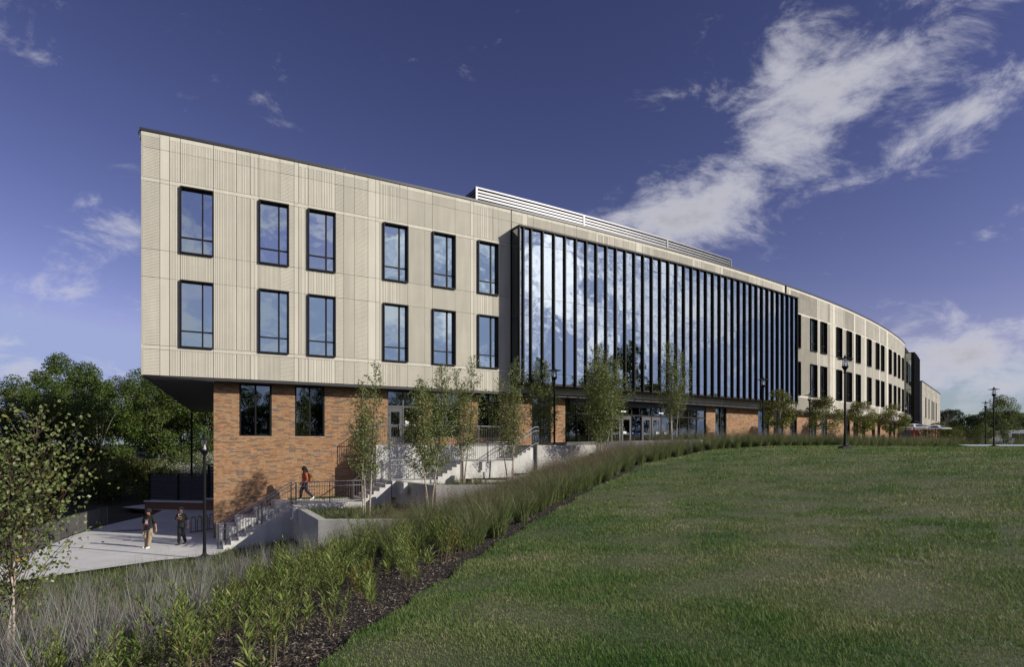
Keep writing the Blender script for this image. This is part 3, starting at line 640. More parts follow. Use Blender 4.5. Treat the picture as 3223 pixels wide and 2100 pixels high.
KK = PLAZA_EDGE+[(-12.3,26.25), pos(6.25,2.9), pos(19.1,2.9), (1.9,39.1), pos(22,0), pos(40,-3), pos(40,-60), (-29,58), (-33.5,54), (-31,50), (-26.5,46), (-24.2,36), (-20.2,24.3), (-19.2,21), (-21.5,14)]
def terrain(x, y):
    x = np.asarray(x, float); y = np.asarray(y, float); z = rbf(x, y)
    for poly, tz, a, b in ((PA,-2.95,-4.2,-1.2), (PB,-2.0,-.6,2.0), (PC,-1.05,3.2,5.2)):
        t = 1-sm(x, a, b); z = np.where(inside(x, y, poly), z*(1-t)+tz*t, z)
    t = 1-sm(x, 11.2, 14.0); z = np.where(inside(x, y, PD), z*(1-t)+0.02*t, z)
    z = np.where(inside(x, y, KK), -6.2, z); s_, d_ = sd(x, y)
    return np.where((s_ > 3) & (s_ < 19.3) & (d_ > -2) & (d_ < 3.05), -6.2, z)
def tz(x, y): return float(terrain(np.array([x]), np.array([y]))[0])
EY = np.array([-40,0,4.67,8.3,10.9,14.3,19.4,27.6,31.5,33.6,35,37,39.4,41.8,45.7,49.6,55.1,62.2,69.7,77.5,85.6,100,130,300]); EX = np.array([-2.6,-2.0,-1.5,-1.0,-.44,.67,2.67,6,8.9,10.4,12.4,15.4,18.7,22.1,27,31.8,38,45.5,52.7,59.5,65.9,76,100,240])
from bisect import bisect
def edge_x(y):
    y = np.asarray(y, float); lin = np.interp(y, EY, EX); sm_ = sum(np.interp(y+o, EY, EX) for o in (-1.2,-.6,0,.6,1.2))/5
    return sm_+.05*np.sin(y*3.1)+.03*np.sin(y*7.3+1)
YS = np.concatenate([np.arange(-40,-2,2.0), np.arange(-2,30,.2), np.arange(30,62,.4), np.arange(62,110,1.5), np.arange(110,301,8.0)])
def grid_mesh(name, Xg, Yg, m, drop=0.0):
    Zg = terrain(Xg, Yg)-drop; r, c = Xg.shape; V = np.stack([Xg, Yg, Zg], -1).reshape(-1,3)
    i = np.arange(r-1)[:,None]*c+np.arange(c-1)[None]; F = np.stack([i, i+1, i+c+1, i+c], -1).reshape(-1,4)
    return np_mesh(name, V, F, m, smooth=True)
# lawn material: patchy dry and green turf
def turf_mat():
    m = mat('turf', (0.075,0.10,0.036), 0.9, 0.2, 0.35, 0.9, 90, col2=(0.15,0.145,0.085), bdist=0.03); return m
TURF = turf_mat()
ex = edge_x(YS); tt = np.linspace(0, 1, 110)**2.2
Xl = ex[:,None]+(np.maximum(300, ex[:,None]+60)-ex[:,None])*tt[None]; Yl = np.repeat(YS[:,None], len(tt), 1)
tag(link('lawn', grid_mesh('lawn', Xl, Yl, TURF)), kind='structure')
Yb_ = YS[YS < 112]; exb = edge_x(Yb_)-.10; tb = np.linspace(0, 1, 170)
Xb = exb[:,None]-(exb[:,None]+30)*tb[None]**1.25; Yb2 = np.repeat(Yb_[:,None], len(tb), 1)
tag(link('planting_bed', grid_mesh('planting_bed', Xb, Yb2, SOIL, 0.05)), kind='structure')
WOOD = mat('woodland_floor', (0.028,0.034,0.014), 0.95, 0.3, 0.8, 0.8, 8, col2=(0.055,0.06,0.022), bdist=0.1)
xw = np.concatenate([np.arange(-320,-60,12.0), np.arange(-60,-12.9,1.0), np.arange(-12.9,46,4.0)]); yw = np.concatenate([np.arange(-60,15,8.0), np.arange(15,62,.8), np.arange(62,130,2.5), np.arange(130,420,15.0)])
XW, YW = np.meshgrid(xw, yw)
def wood_z():
    me = grid_mesh('woodland_ground', XW, YW, WOOD, 0.10); return me
me = wood_z(); co = np.zeros(len(me.vertices)*3, np.float32); me.vertices.foreach_get('co', co); co = co.reshape(-1,3)
far_ = sd(co[:,0], co[:,1]); co[:,2] = np.where((co[:,0] > -13) & (co[:,1] < 130), np.minimum(co[:,2], -7.0), co[:,2]); me.vertices.foreach_set('co', co.ravel()); me.update()
tag(link('woodland_ground', me), kind='structure')
gr = MB()
for x0, x1, y0, y1 in ((-2500,2500,300,2500),(-2500,2500,-2500,-40),(-2500,-320,-40,300),(300,2500,-40,300)): gr.add([(x0,y0,-1.3),(x1,y0,-1.3),(x1,y1,-1.3),(x0,y1,-1.3)], [(0,1,2,3)])
tag(gr.build('ground', WOOD), kind='structure')

# plaza: pale concrete, falling gently away at the back
def plaza_z(y): return -4.55-0.036*max(0.0, y-30)
def plaza_mat():
    m = mat('plaza_concrete', (0.60,0.59,0.56), 0.85, 0.11, 0.45, 0.2, 60); nt = m.node_tree; N, L = nt.nodes, nt.links; b = N['Principled BSDF']
    tc = N.new('ShaderNodeTexCoord'); mp = N.new('ShaderNodeMapping'); mp.inputs['Rotation'].default_value = (0,0,R(24)); L.new(tc.outputs['Object'], mp.inputs[0])
    sx = N.new('ShaderNodeSeparateXYZ'); L.new(mp.outputs[0], sx.inputs[0]); last = None
    for o in (0, 1):
        f = N.new('ShaderNodeMath'); f.operation = 'PINGPONG'; f.inputs[1].default_value = 1.15; L.new(sx.outputs[o], f.inputs[0])
        c = N.new('ShaderNodeMath'); c.operation = 'LESS_THAN'; c.inputs[1].default_value = 0.009; L.new(f.outputs[0], c.inputs[0])
        if last is None: last = c
        else:
            a = N.new('ShaderNodeMath'); a.operation = 'MAXIMUM'; L.new(last.outputs[0], a.inputs[0]); L.new(c.outputs[0], a.inputs[1]); last = a
    mx = N.new('ShaderNodeMix'); mx.data_type = 'RGBA'; L.new(last.outputs[0], mx.inputs[0]); L.new(b.inputs['Base Color'].links[0].from_socket, mx.inputs[6]); mx.inputs[7].default_value = (0.16,0.155,0.145,1); L.new(mx.outputs[2], b.inputs['Base Color'])
    return m
pz = MB(); left = [(-19.0,20.0),(-19.75,24.2),(-23.7,34.9),(-24.6,38.5),(-25.6,43),(-27.5,47.5),(-33,51),(-33.5,56)]
pf = [(-20.4,12.6)]+PLAZA_EDGE[1:]+[(-12.15,26.5)]+[tuple(pos(3.2,1.0)), tuple(pos(3.2,-.9)), (pb.x+.5, pb.y+1)]
poly = pf+list(reversed(left))
import mathutils.geometry as mg
ys_cut = [30.0]
tri = mg.tessellate_polygon([[Vector((x, y, 0)) for x, y in poly]])
import bmesh
bmp = bmesh.new(); vv = [bmp.verts.new((x, y, 0)) for x, y in poly]; bmp.faces.new(vv)
for yc in np.arange(14, 57, 2.0): bmesh.ops.bisect_plane(bmp, geom=bmp.verts[:]+bmp.edges[:]+bmp.faces[:], plane_co=(0,yc,0), plane_no=(0,1,0))
for v in bmp.verts: v.co.z = plaza_z(v.co.y)
bmesh.ops.triangulate(bmp, faces=bmp.faces[:])
me = bpy.data.meshes.new('plaza'); bmp.to_mesh(me); bmp.free(); me.materials.append(plaza_mat()); tag(link('plaza', me), kind='structure')
MB().box(-.75,.75,-.22,.22,0,.006).build('drain_grate', BLACK, None, (-20.6,32.4,plaza_z(32.4)+.004), R(25)); tag(bpy.data.objects['drain_grate'], 'dark slot drain grate in the plaza by the picket fence', 'drain')

# walkway by the building on the upper level
wk = MB(); sweep(wk, rect(DB-.05, 2.6, -.55, -.03), 19.15, 93, 2)
tag(wk.build('walkway', CONC), kind='structure')
wk2 = MB().add([(37.6,49.5,-.13),(80,45.5,-.13),(110,72,.05),(45,61,.0)], [(0,1,2,3)]); o = wk2.build('path', mat('path_blue_grey', (0.40,0.43,0.48), .8, .05, 1)); tag(o, kind='structure')
o = MB().box(0,50,-3,3,-.03,.03).build('car_park_pavement', mat('asphalt', (0.06,0.06,0.062), .9, .1, 2), None, (70,88,-.32), R(-20)); tag(o, kind='structure')
o = MB().box(0,40,-1.2,1.2,-.03,.06).build('kerb_path', CONC_L, None, (58,74,-.25), R(-8)); tag(o, kind='structure')

# ---- concrete stairs, landings, terrace
def lf(s): return (P3(s, 0, 0), head(s))
def flight(label, s0, s1, d0, d1, z0, z1, n, base):
    loc, rz = lf(s0); e = empty('concrete_stair', (loc.x, loc.y, base), rz, label, 'stairs', 'flights of the outdoor stair'); run = (s1-s0)/(n-1) if n > 1 else 0
    h = (z1-z0)/n
    for i in range(n-1):
        MB().box(i*run, (i+1)*run-.001, -d1, -d0, 0, z0+(i+1)*h-base).build('step', CONC_L, e)
    return e
TERR = -0.03; L1, L2, L3 = -2.75, -1.80, -.88
flight('lowest concrete flight rising from the plaza beside the brick wall', 3.26, 6.29, 1.30, 2.80, -4.55, L1, 11, -4.75)
flight('second concrete flight beneath the first upper landing, behind the birch', 9.2, 10.65, 1.06, 2.80, L1, L2, 6, -3.3)
flight('third concrete flight between the two upper landings', 13.06, 14.40, 1.06, 2.80, L2, L3, 6, -2.4)
flight('topmost short concrete flight reaching the terrace with bright handrail', 17.5, 18.9, 1.06, 2.80, L3, TERR, 6, -1.6)
def slab(name, label, cat, s0, s1, d0, d1, z0, z1, m=CONC_L):
    loc, rz = lf((s0+s1)/2); w = (s1-s0)/2; return tag(MB().box(-w*(1+d1/RAD*0),w,-d1,-d0,z0,z1).build(name, m, None, loc, rz), label, cat)
slab('stair_landing', 'lower landing slab where the woman in orange walks', 'landing', 6.3, 9.2, .25, 2.86, -3.45, L1)
slab('stair_landing', 'middle landing slab below the long terrace rail', 'landing', 10.66, 13.06, 1.06, 2.86, -2.6, L2)
slab('stair_landing', 'upper landing slab in front of the pale terrace wall', 'landing', 14.41, 17.5, 1.06, 2.86, -1.8, L3)
tw = MB()
loc, rz = lf(15.0)
tw.box(-4.63, 4.6, -1.05, .80, -3.6, TERR)
o = tw.build('terrace_wall', CONC_L, None, loc, rz); tag(o, 'pale concrete terrace wall carrying the door level and its guard rail', 'wall')
slab('terrace_slab', 'terrace paving at the head of the stair by the brick', 'terrace', 18.92, 22.6, -.78, 3.0, -1.5, TERR-.005, CONC)
sb = empty('seat_steps', (*lf(3.3)[0].xy, -4.75), lf(3.3)[1], 'big concrete seating blocks stepping up beside the lowest stair', 'seating')
for i, (u0, u1, h) in enumerate(((-.25,.55,.75),(.56,1.40,1.12),(1.41,2.25,1.48),(2.26,2.99,1.995))): 
    b = MB().box(u0,u1,-1.29,.78,0,h+.2-(.2 if i == 3 else 0)).build('seat_block', CONC_L, sb); md = b.modifiers.new('bevel','BEVEL'); md.width = .02; md.segments = 2
slab('turf_strip', 'small strip of turf between brick wall and lower landing', 'turf', 6.3, 10.9, -.80, .24, -3.4, L1-.03, TURF)

def wall(label, pts, top, bot, th=.3, m=CONC):
    """concrete wall along a plan polyline, mitred"""
    pts = [Vector(p) for p in pts]; L_, R_ = [], []
    for i, p in enumerate(pts):
        a = (p-pts[i-1]).normalized() if i else (pts[1]-p).normalized(); b = (pts[i+1]-p).normalized() if i < len(pts)-1 else a
        n = Vector((-(a+b).y, (a+b).x)).normalized(); f = 1/max(.35, n.dot(Vector((-a.y, a.x)))); L_.append(p+n*th/2*f); R_.append(p-n*th/2*f)
    mb = MB(); tops = top if hasattr(top,'__len__') else [top]*len(pts); n = len(pts)
    for i in range(n-1):
        q = [(*R_[i],bot),(*R_[i+1],bot),(*L_[i+1],bot),(*L_[i],bot),(*R_[i],tops[i]),(*R_[i+1],tops[i+1]),(*L_[i+1],tops[i+1]),(*L_[i],tops[i])]
        mb.add(q, [(4,5,6,7),(0,1,5,4),(2,3,7,6)]+([(3,0,4,7)] if i == 0 else [])+([(1,2,6,5)] if i == n-2 else []))
    o = mb.build('retaining_wall', m); bpy.context.view_layer.update()
    return tag(o, label, 'wall', 'concrete planter walls stepping up the slope')
wa = wall('lowest concrete planter wall with a sharp corner, nearest the lawn slope', [pos(6.2,2.6), (-6.97,22.14), (-2.6,22.2), (-1.3,22.3)], L1, -5.2)
wb = wall('middle concrete planter wall behind the first birch', [pos(11.0,2.6), (-3.28,26.7), (0.9,27.1)], L2, -4.0)
wc_ = wall('upper concrete planter wall below the topmost flight', [pos(15.0,2.6), (0.11,33.7), (3.0,34.6), (5.7,35.7)], L3, -3.0)
wd_ = wall('long terrace wall of concrete below the entrance planting', [(1.8,39.0), (3.43,37.0), (7.2,36.4), (11.1,36.05), (11.35,36.35)], [.10,.155,.23,.30,.30], -1.8)
for w_, u in ((wa, pos(6.2,4.2)), (wb, pos(11.04,4.2)), (wc_, pos(15.1,4.2))):
    zt = {wa: L1, wb: L2, wc_: L3}[w_]
    MB().box(-.32,-.13,-.2,.2,-.42,.004).box(-.40,-.13,-.2,.2,-.52,-.42).build('scupper', CONC_L, w_, (u[0], u[1], zt), head(8)+R(0))

# ---- railings
PICK = {}
def railing(name, label, pts, h=1.02, m=STEEL, pm=DARKSTEEL, gap=.115, hand=None, post_every=1.35, group='steel railings of the outdoor stair', bottom=.08, cat='railing'):
    """pts: (x,y,z of the walking surface). top rail, bottom rail, posts and pickets"""
    pts = [Vector(p) for p in pts]; e = empty(name, pts[0], 0, label, cat, group); o0 = pts[0]
    def up(p, z): return (p-o0)+Vector((0,0,z))
    t = MB(); t.tube([up(p, h) for p in pts], .024, 6); t.build('top_rail', m, e)
    t = MB(); t.tube([up(p, bottom) for p in pts], .018, 6); t.build('bottom_rail', m, e)
    if hand:
        t = MB(); t.tube([up(p, hand) for p in pts], .021, 6); t.build('handrail', m, e)
    key = (round(h-bottom,2),)
    if key not in PICK: PICK[key] = (MB().tube([(0,0,bottom),(0,0,h)], .0085, 4), MB().tube([(0,0,-.05),(0,0,h+.01)], .024, 6))
    pme = PICK[key][0].mesh('picket', pm); qme = PICK[key][1].mesh('post', pm)
    for a, b in zip(pts, pts[1:]):
        l = (b-a).xy.length; n = max(1, round(l/gap)); npst = max(1, round(l/post_every))
        for i in range(1, n): link('picket', pme, e, (a-o0)+(b-a)*(i/n))
        for i in range(npst+1):
            link('post', qme, e, (a-o0)+(b-a)*(i/npst))
    return e
d_ = 2.74
railing('stair_railing', 'sloping steel railing with pickets on the front of the lowest flight', [P3(3.1,d_,-4.55), P3(3.36,d_,-4.45), P3(6.22,d_,L1)], hand=.80)
railing('stair_railing', 'sloping steel handrail between seat blocks and the lowest steps', [P3(3.1,1.34,-4.55), P3(3.36,1.34,-4.45), P3(6.22,1.34,L1)], h=.95, gap=30, post_every=1.5)
railing('stair_railing', 'level steel railing along the lower landing in front of the woman', [P3(6.24,d_,L1), P3(9.2,d_,L1)], hand=.80)
railing('stair_railing', 'sloping steel railing on the second flight behind the first birch', [P3(9.22,d_,L1), P3(10.62,d_,L2)], hand=.80)
railing('stair_railing', 'inner sloping handrail of the second flight against the terrace end', [P3(9.2,1.15,L1), P3(10.7,1.15,L2)], h=.95, gap=30)
railing('stair_railing', 'level steel railing along the middle landing before the pale wall', [P3(10.64,d_,L2), P3(13.04,d_,L2)], hand=.80)
railing('stair_railing', 'sloping steel railing on the third flight', [P3(13.06,d_,L2), P3(14.42,d_,L3)], hand=.80)
railing('stair_railing', 'level steel railing along the upper landing', [P3(14.44,d_,L3), P3(17.48,d_,L3)], hand=.80)
railing('stair_railing', 'bright sunlit sloping railing on the topmost flight', [P3(17.5,d_,L3), P3(18.95,d_,TERR), P3(19.2,d_,TERR)], hand=.80, m=mat('sunlit_steel', (.72,.72,.72), .3, .05, 4, metal=.6))  # paler copy of the steel: sunlight on this rail put into its colour
railing('terrace_railing', 'long level guard rail along the terrace in front of the entrance door', [P3(10.43,-.70,TERR), P3(10.43,.98,TERR), P3(15.0,.98,TERR), P3(19.0,.98,TERR)], h=1.06)
fe = railing('picket_fence', 'dark picket fence along the left edge of the plaza', [(-17.9,18.9,plaza_z(19)), (-19.7,24.3,plaza_z(24)), (-21.6,29.4,plaza_z(29.4)), (-23.75,34.9,plaza_z(34.9)), (-24.05,35.9,plaza_z(35.9))], h=1.05, m=DARKSTEEL, pm=mat('weathered_steel', (.15,.145,.135), .55, .2, 5, metal=.5), gap=.105, group='fences', cat='fence')
fr_ = empty('ramp_handrail', (-22.4,29.5,-5.0), 0, 'bare steel handrail climbing behind the picket fence', 'handrail')
t = MB(); t.tube([(-.2,-4.5,.2),(-1.2,.2,1.6),(-1.6,1.0,1.65),(-1.6,1.0,-.2)], .024, 6); t.build('top_rail', STEEL, fr_); MB().tube([(-.9,-1.6,-.2),(-.9,-1.6,1.0)], .024, 6).build('post', STEEL, fr_)

# ---- lamp posts
LOCK = []
def lamp():
    e = empty('lamp_post', (0,0,0)); H_ = 4.85
    MB().box(-.24,.24,-.24,.24,-.25,.10).build('footing', mat('dark_footing', (.05,.05,.055), .7, .1, 3), e)
    MB().lathe([(.17,.10),(.17,.13),(.11,.16),(.075,.22),(.06,.5),(.052,3.95),(.08,3.97),(.08,4.03),(.05,4.05),(.06,4.12),(.17,4.30),(.17,4.34),(0,4.34)], 12).build('pole', BLACK, e, smooth=False)
    MB().lathe([(.135,4.34),(.135,4.42),(.125,4.44),(.125,4.72),(.0,4.72)], 14).build('lantern_glass', CLEAR, e)
    MB().lathe([(.06,4.35),(.06,4.44),(.035,4.45),(.045,4.68),(0,4.69)], 10).build('reflector', LAMPWHITE, e)
    g = MB()
    for i in range(4):
        a = i*math.pi/2+.3; g.tube([(.14*math.cos(a),.14*math.sin(a),4.33),(.14*math.cos(a),.14*math.sin(a),4.75)], .008, 4)
    g.build('cage', BLACK, e)
    MB().lathe([(.0,4.88),(.05,4.87),(.07,4.80),(.12,4.78),(.40,4.725),(.405,4.715),(.12,4.735),(0,4.735)], 20).build('disc_hood', BLACK, e); MB().lathe([(.03,4.87),(.03,4.93),(0,4.94)], 8).build('finial', BLACK, e)
    return e
lp = lamp()
LAMPS = [(-12.25,24.05,'black lamp post by the foot of the stair on the plaza'), (2.5,35.6,'black lamp post among birches in front of the glass curtain wall'), (17.6,31.9,'tallest black lamp post standing alone on the lawn, on a dark footing'), (17.9,43.0,'black lamp post in the grass strip left of the first small maple'),
         (27.0,54.8,'black lamp post between the first two small maples'), (39.6,49.6,'black lamp post at the far right where the path meets the lawn'), (46.3,71,'far black lamp post before the dark glass bay'), (51.0,65.0,'thin distant lamp post just left of the far right one'),(-36.6,50,'dark lamp post behind the picket fence in front of the woods')]
for i, (x, y, lb) in enumerate(LAMPS):
    o = lp if i == 0 else copy_tree(lp)
    z = plaza_z(y)+.0 if i == 0 else (0.0 if i == 1 else tz(x, y)+.05)
    if i == 1: z = -.35
    if i == 8: z = -5.0
    o.location = (x, y, z); tag(o, lb, 'lamp post', 'black lantern lamp posts')

# ---- louvred screen wall with bench-height brick base, behind the plaza
def screen(x, y, rz, L_, z, bh, sh, label):
    e = empty('louvre_screen', (x, y, z), rz, label, 'screen', 'louvred equipment screens behind the plaza')
    MB().box(0,L_,-.5,.3,-.6,bh).build('base_wall', mat('dark_brick', (.16,.085,.05), .85, .2, 10, .3, 60), e); MB().box(-.05,L_+.05,-.58,.36,bh,bh+.10).build('cap', CONC_L, e)
    n = 10
    for i in range(n): 
        zz = bh+.18+i*(sh/n); MB().add([(0,-.06,zz),(L_,-.06,zz),(L_,.06,zz+sh/n*.75),(0,.06,zz+sh/n*.75),(0,-.04,zz-.01),(L_,-.04,zz-.01),(L_,.08,zz+sh/n*.74),(0,.08,zz+sh/n*.74)], [(0,1,2,3),(4,7,6,5),(0,4,5,1),(3,2,6,7)]).build('slat', mat('dark_louvre', (.045,.045,.052), .5, .1, 2), e)
    for u in (0, L_/2, L_): MB().box(u-.05,u+.05,-.09,.09,bh,bh+.24+sh).build('post', BLACK, e)
    MB().box(-.06,L_+.06,-.10,.10,bh+.24+sh,bh+.32+sh).build('top_rail', BLACK, e); return e
screen(-29.6,49.3,R(-10),5.3,-5.35,.72,1.95,'longer low louvred screen on a brick base, left of its taller neighbour')
screen(-24.2,48.2,R(-6),4.0,-5.3,.95,2.45,'taller louvred screen on a brick base, beside the slim black column')
b = MB(); b.prism([(-1.1,-.3),(1.1,-.3),(1.1,.3),(-1.1,.3)], .22, .5); b.prism([(-.9,-.2),(.9,-.2),(.9,.2),(-.9,.2)], 0, .22); tag(b.build('concrete_bench', CONC_L, None, (-17.6,36.2,plaza_z(36.2)), R(28)), 'plain concrete bench under the overhang by the brick corner', 'bench')
bk_ = empty('bike_rack', (-16.75,31.5,plaza_z(31.5)), R(74), 'wavy steel bicycle rack in the shade beside the brick corner', 'bike rack')
for i in range(6): 
    t = MB(); x0 = i*.42; t.tube([(x0,0,0),(x0,0,.6),(x0+.04,0,.76),(x0+.15,0,.82),(x0+.26,0,.76),(x0+.30,0,.6),(x0+.30,0,0)], .024, 6); t.build('loop', DARKSTEEL, bk_)
MB().box(-.1,2.6,-.04,.04,.0,.03).build('base_rail', DARKSTEEL, bk_)
# ================================================================== PLANTS
def quads_leaf(C, D, N_, L_, W_):
    """one folded rhombus per leaf: centres C, directions D, normals N_, length and width arrays"""
    D = D/np.linalg.norm(D, axis=1, keepdims=True); S = np.cross(D, N_); S /= np.maximum(np.linalg.norm(S, axis=1, keepdims=True), 1e-6)
    U = np.cross(S, D); L2 = L_[:,None]; W2 = W_[:,None]
    V = np.stack([C-D*L2*.5, C+S*W2*.5+U*W2*.12, C+D*L2*.5, C-S*W2*.5+U*W2*.12], 1); n = len(C)
    return V.reshape(-1,3), np.arange(n*4).reshape(n,4)
def rdir(n, rng, up=0.0):
    v = rng.normal(size=(n,3)); v[:,2] += up; return v/np.linalg.norm(v, axis=1, keepdims=True)
def blades(rng, n, base_r, h, lean, curve, w, seg=3):
    """n curved grass blades as quad strips"""
    az = rng.uniform(0, 2*np.pi, n); r0 = base_r*np.sqrt(rng.random(n)); a0 = rng.uniform(0, 2*np.pi, n); H_ = h*rng.uniform(.6,1.08,n); le = lean*rng.uniform(.2,1.0,n); cu = curve*rng.uniform(.3,1.2,n)
    bx, by = r0*np.cos(a0), r0*np.sin(a0); out = np.stack([np.cos(az)*.6+np.cos(a0)*.6, np.sin(az)*.6+np.sin(a0)*.6], 1); out /= np.maximum(np.linalg.norm(out,axis=1,keepdims=True),1e-6)
    side = np.stack([-np.sin(az+1.3), np.cos(az+1.3)], 1); V = []
    for i in range(seg+1):
        t = i/seg; hor = le*t*H_+cu*t*t*H_; z = H_*(t-.35*cu*t*t); ww = w*(1-.85*t)*rng.uniform(.7,1.2,n) if i == 0 else w*(1-.9*t)
        cx, cy = bx+out[:,0]*hor, by+out[:,1]*hor
        V.append(np.stack([cx-side[:,0]*ww, cy-side[:,1]*ww, z], 1)); V.append(np.stack([cx+side[:,0]*ww, cy+side[:,1]*ww, z], 1))
    V = np.stack(V, 1); k = 2*(seg+1); F = np.concatenate([np.arange(n)[:,None]*k+np.array([[2*i,2*i+1,2*i+3,2*i+2]]) for i in range(seg)]); return V.reshape(-1,3), F
def merge(parts):
    Vs, Fs, Ms, o = [], [], [], 0
    for V, F, m in parts: Vs.append(V); Fs.append(F+o); Ms.append(np.full(len(F), m)); o += len(V)
    return np.concatenate(Vs), np.concatenate(Fs), np.concatenate(Ms)
SWITCH = leaf_mat('switchgrass', [(0,(.065,.10,.026)),(.4,(.12,.17,.048)),(.75,(.18,.225,.078)),(1,(.27,.25,.12))], .55, .3)
SEED = leaf_mat('grass_panicle', [(0,(.10,.065,.050)),(.5,(.17,.115,.085)),(1,(.24,.18,.13))], .8, .3)
BLUESTEM = leaf_mat('bluestem', [(0,(.07,.075,.05)),(.25,(.16,.18,.13)),(.5,(.34,.38,.31)),(.68,(.27,.20,.22)),(.84,(.12,.07,.08)),(1,(.46,.45,.36))], .6, .25)
LEAFY = leaf_mat('goldenrod_leaf', [(0,(.10,.155,.028)),(.5,(.19,.26,.055)),(.85,(.29,.35,.095)),(1,(.38,.35,.12))], .5, .35)
LEAFY_Y = leaf_mat('yellowing_leaf', [(0,(.16,.17,.03)),(.5,(.27,.24,.045)),(.8,(.33,.25,.07)),(1,(.16,.10,.05))], .5, .35)
STEM = mat('plant_stem', (.12,.09,.05), .8, .2, 20)
LOWY = leaf_mat('low_gold', [(0,(.08,.10,.02)),(.5,(.14,.14,.025)),(1,(.22,.19,.04))], .6, .3)
def switch_me(seed):
    rng = np.random.default_rng(seed); V, F = blades(rng, 210, .17, .95, .22, .42, .0065); parts = [(V, F, 0)]
    V2, F2 = blades(rng, 34, .14, 1.22, .20, .25, .0022); parts.append((V2, F2, 1))
    tips = V2.reshape(34,8,3)[:,6]; c = np.repeat(tips, 26, 0)+rng.normal(size=(34*26,3))*np.array([.055,.055,.11])-np.array([0,0,.10])
    parts.append((*quads_leaf(c, rdir(len(c), rng, .6), rdir(len(c), rng), rng.uniform(.012,.03,len(c)), rng.uniform(.004,.008,len(c))), 1))
    return np_mesh('switchgrass_clump', *merge(parts)[:2], [SWITCH, SEED], merge(parts)[2])
def blue_me(seed):
    rng = np.random.default_rng(seed); V, F = blades(rng, 70, .15, .48, .45, .40, .0065); V2, F2 = blades(rng, 46, .13, 1.0, .32, .08, .0058)
    V, F, m = merge([(V, F, 0), (V2, F2, 0)]); return np_mesh('bluestem_clump', V, F, [BLUESTEM], m)
def leafy_me(seed, h=.62, ns=9, lm=LEAFY, size=1.0):
    rng = np.random.default_rng(seed); mb = MB(); parts = []; C, D, N_, L_, W_ = [], [], [], [], []
    for i in range(ns):
        a = rng.uniform(0, 6.28); r = rng.uniform(.0,.12); le = rng.uniform(.05,.42); H_ = h*rng.uniform(.42,1.08); b = np.array([r*math.cos(a), r*math.sin(a), 0]); o = np.array([math.cos(a), math.sin(a), 0])
        pts = [b+o*le*H_*t**1.4+np.array([0,0,H_*t]) for t in (0,.35,.7,1)]; mb.tube(pts, [.006,.005,.004,.002], 4, 0)
        n = int(34*H_/.62)
        for k in range(n):
            t = .22+.78*(k/n)**.9; p = b+o*le*H_*t**1.4+np.array([0,0,H_*t]); az = k*2.4+rng.uniform(-.3,.3); dv = np.array([math.cos(az), math.sin(az), rng.uniform(.3,.95)+.6*t]); ln = (.115 if t < .8 else .085)*rng.uniform(.75,1.15)*size
            C.append(p+dv/np.linalg.norm(dv)*ln*.5); D.append(dv); N_.append(np.array([0,0,1])+rng.normal(size=3)*.25); L_.append(ln); W_.append(ln*.17)
    V, F = quads_leaf(np.array(C), np.array(D), np.array(N_), np.array(L_), np.array(W_)); sv = np.array(mb.v); sf_ = np.array([f for f in mb.f if len(f) == 4])
    V, F, m = merge([(sv, sf_, 1), (V, F, 0)]); return np_mesh('leafy_plant', V, F, [lm, STEM], m)
SW = [switch_me(i) for i in range(5)]; BL = [blue_me(20+i) for i in range(4)]; LE = [leafy_me(40+i, .5+.05*i, 3+i, size=.85+.07*(i % 4)) for i in range(7)]; LEB = [leafy_me(50+i, .46, 4, size=1.35) for i in range(3)]; LY = [leafy_me(60+i, .6, 9, LEAFY_Y) for i in range(2)]; LG = [leafy_me(70+i, .34, 14, LOWY, .7) for i in range(2)]
rp = random.Random(5)
def put(me, name, x, y, label, cat, group, s=1.0, z=None, tilt=0.0):
    o = link(name, me); o.location = (x, y, (tz(x, y) if z is None else z)-.05); o.rotation_euler = (rp.uniform(-tilt,tilt), rp.uniform(-tilt,tilt), rp.uniform(0,6.28)); k = s*rp.uniform(.85,1.15); o.scale = (k, k, k*rp.uniform(.9,1.1)); return tag(o, label, cat, group)
def in_view(x, y, m=.06): return y > 2.5 and -(.848+m)*y < x < (.848+m)*y
def free(x, y): return not bool(inside(np.array([x]), np.array([y]), KK)[0])
ULIST = []
def ok_dist(x, y, r):
    for a, b, q in ULIST:
        if (a-x)**2+(b-y)**2 < (max(r, q))**2: return False
    ULIST.append((x, y, r)); return True
WALLS = [([pos(6.2,2.6), (-6.97,22.14), (-1.3,22.3)]), ([pos(11.0,2.6), (-3.28,26.7), (0.9,27.1)]), ([pos(15.0,2.6), (0.11,33.7), (5.7,35.7)]), ([(1.8,39.0), (3.43,37.0), (11.3,36.1)])]
def wall_near(x, y, m=.42):
    p = Vector((x, y))
    for w in WALLS:
        for a, b in zip(w, w[1:]):
            a, b = Vector(a), Vector(b); t = max(0, min(1, (p-a).dot(b-a)/(b-a).length_squared))
            if (p-(a+(b-a)*t)).length < m: return True
    return False
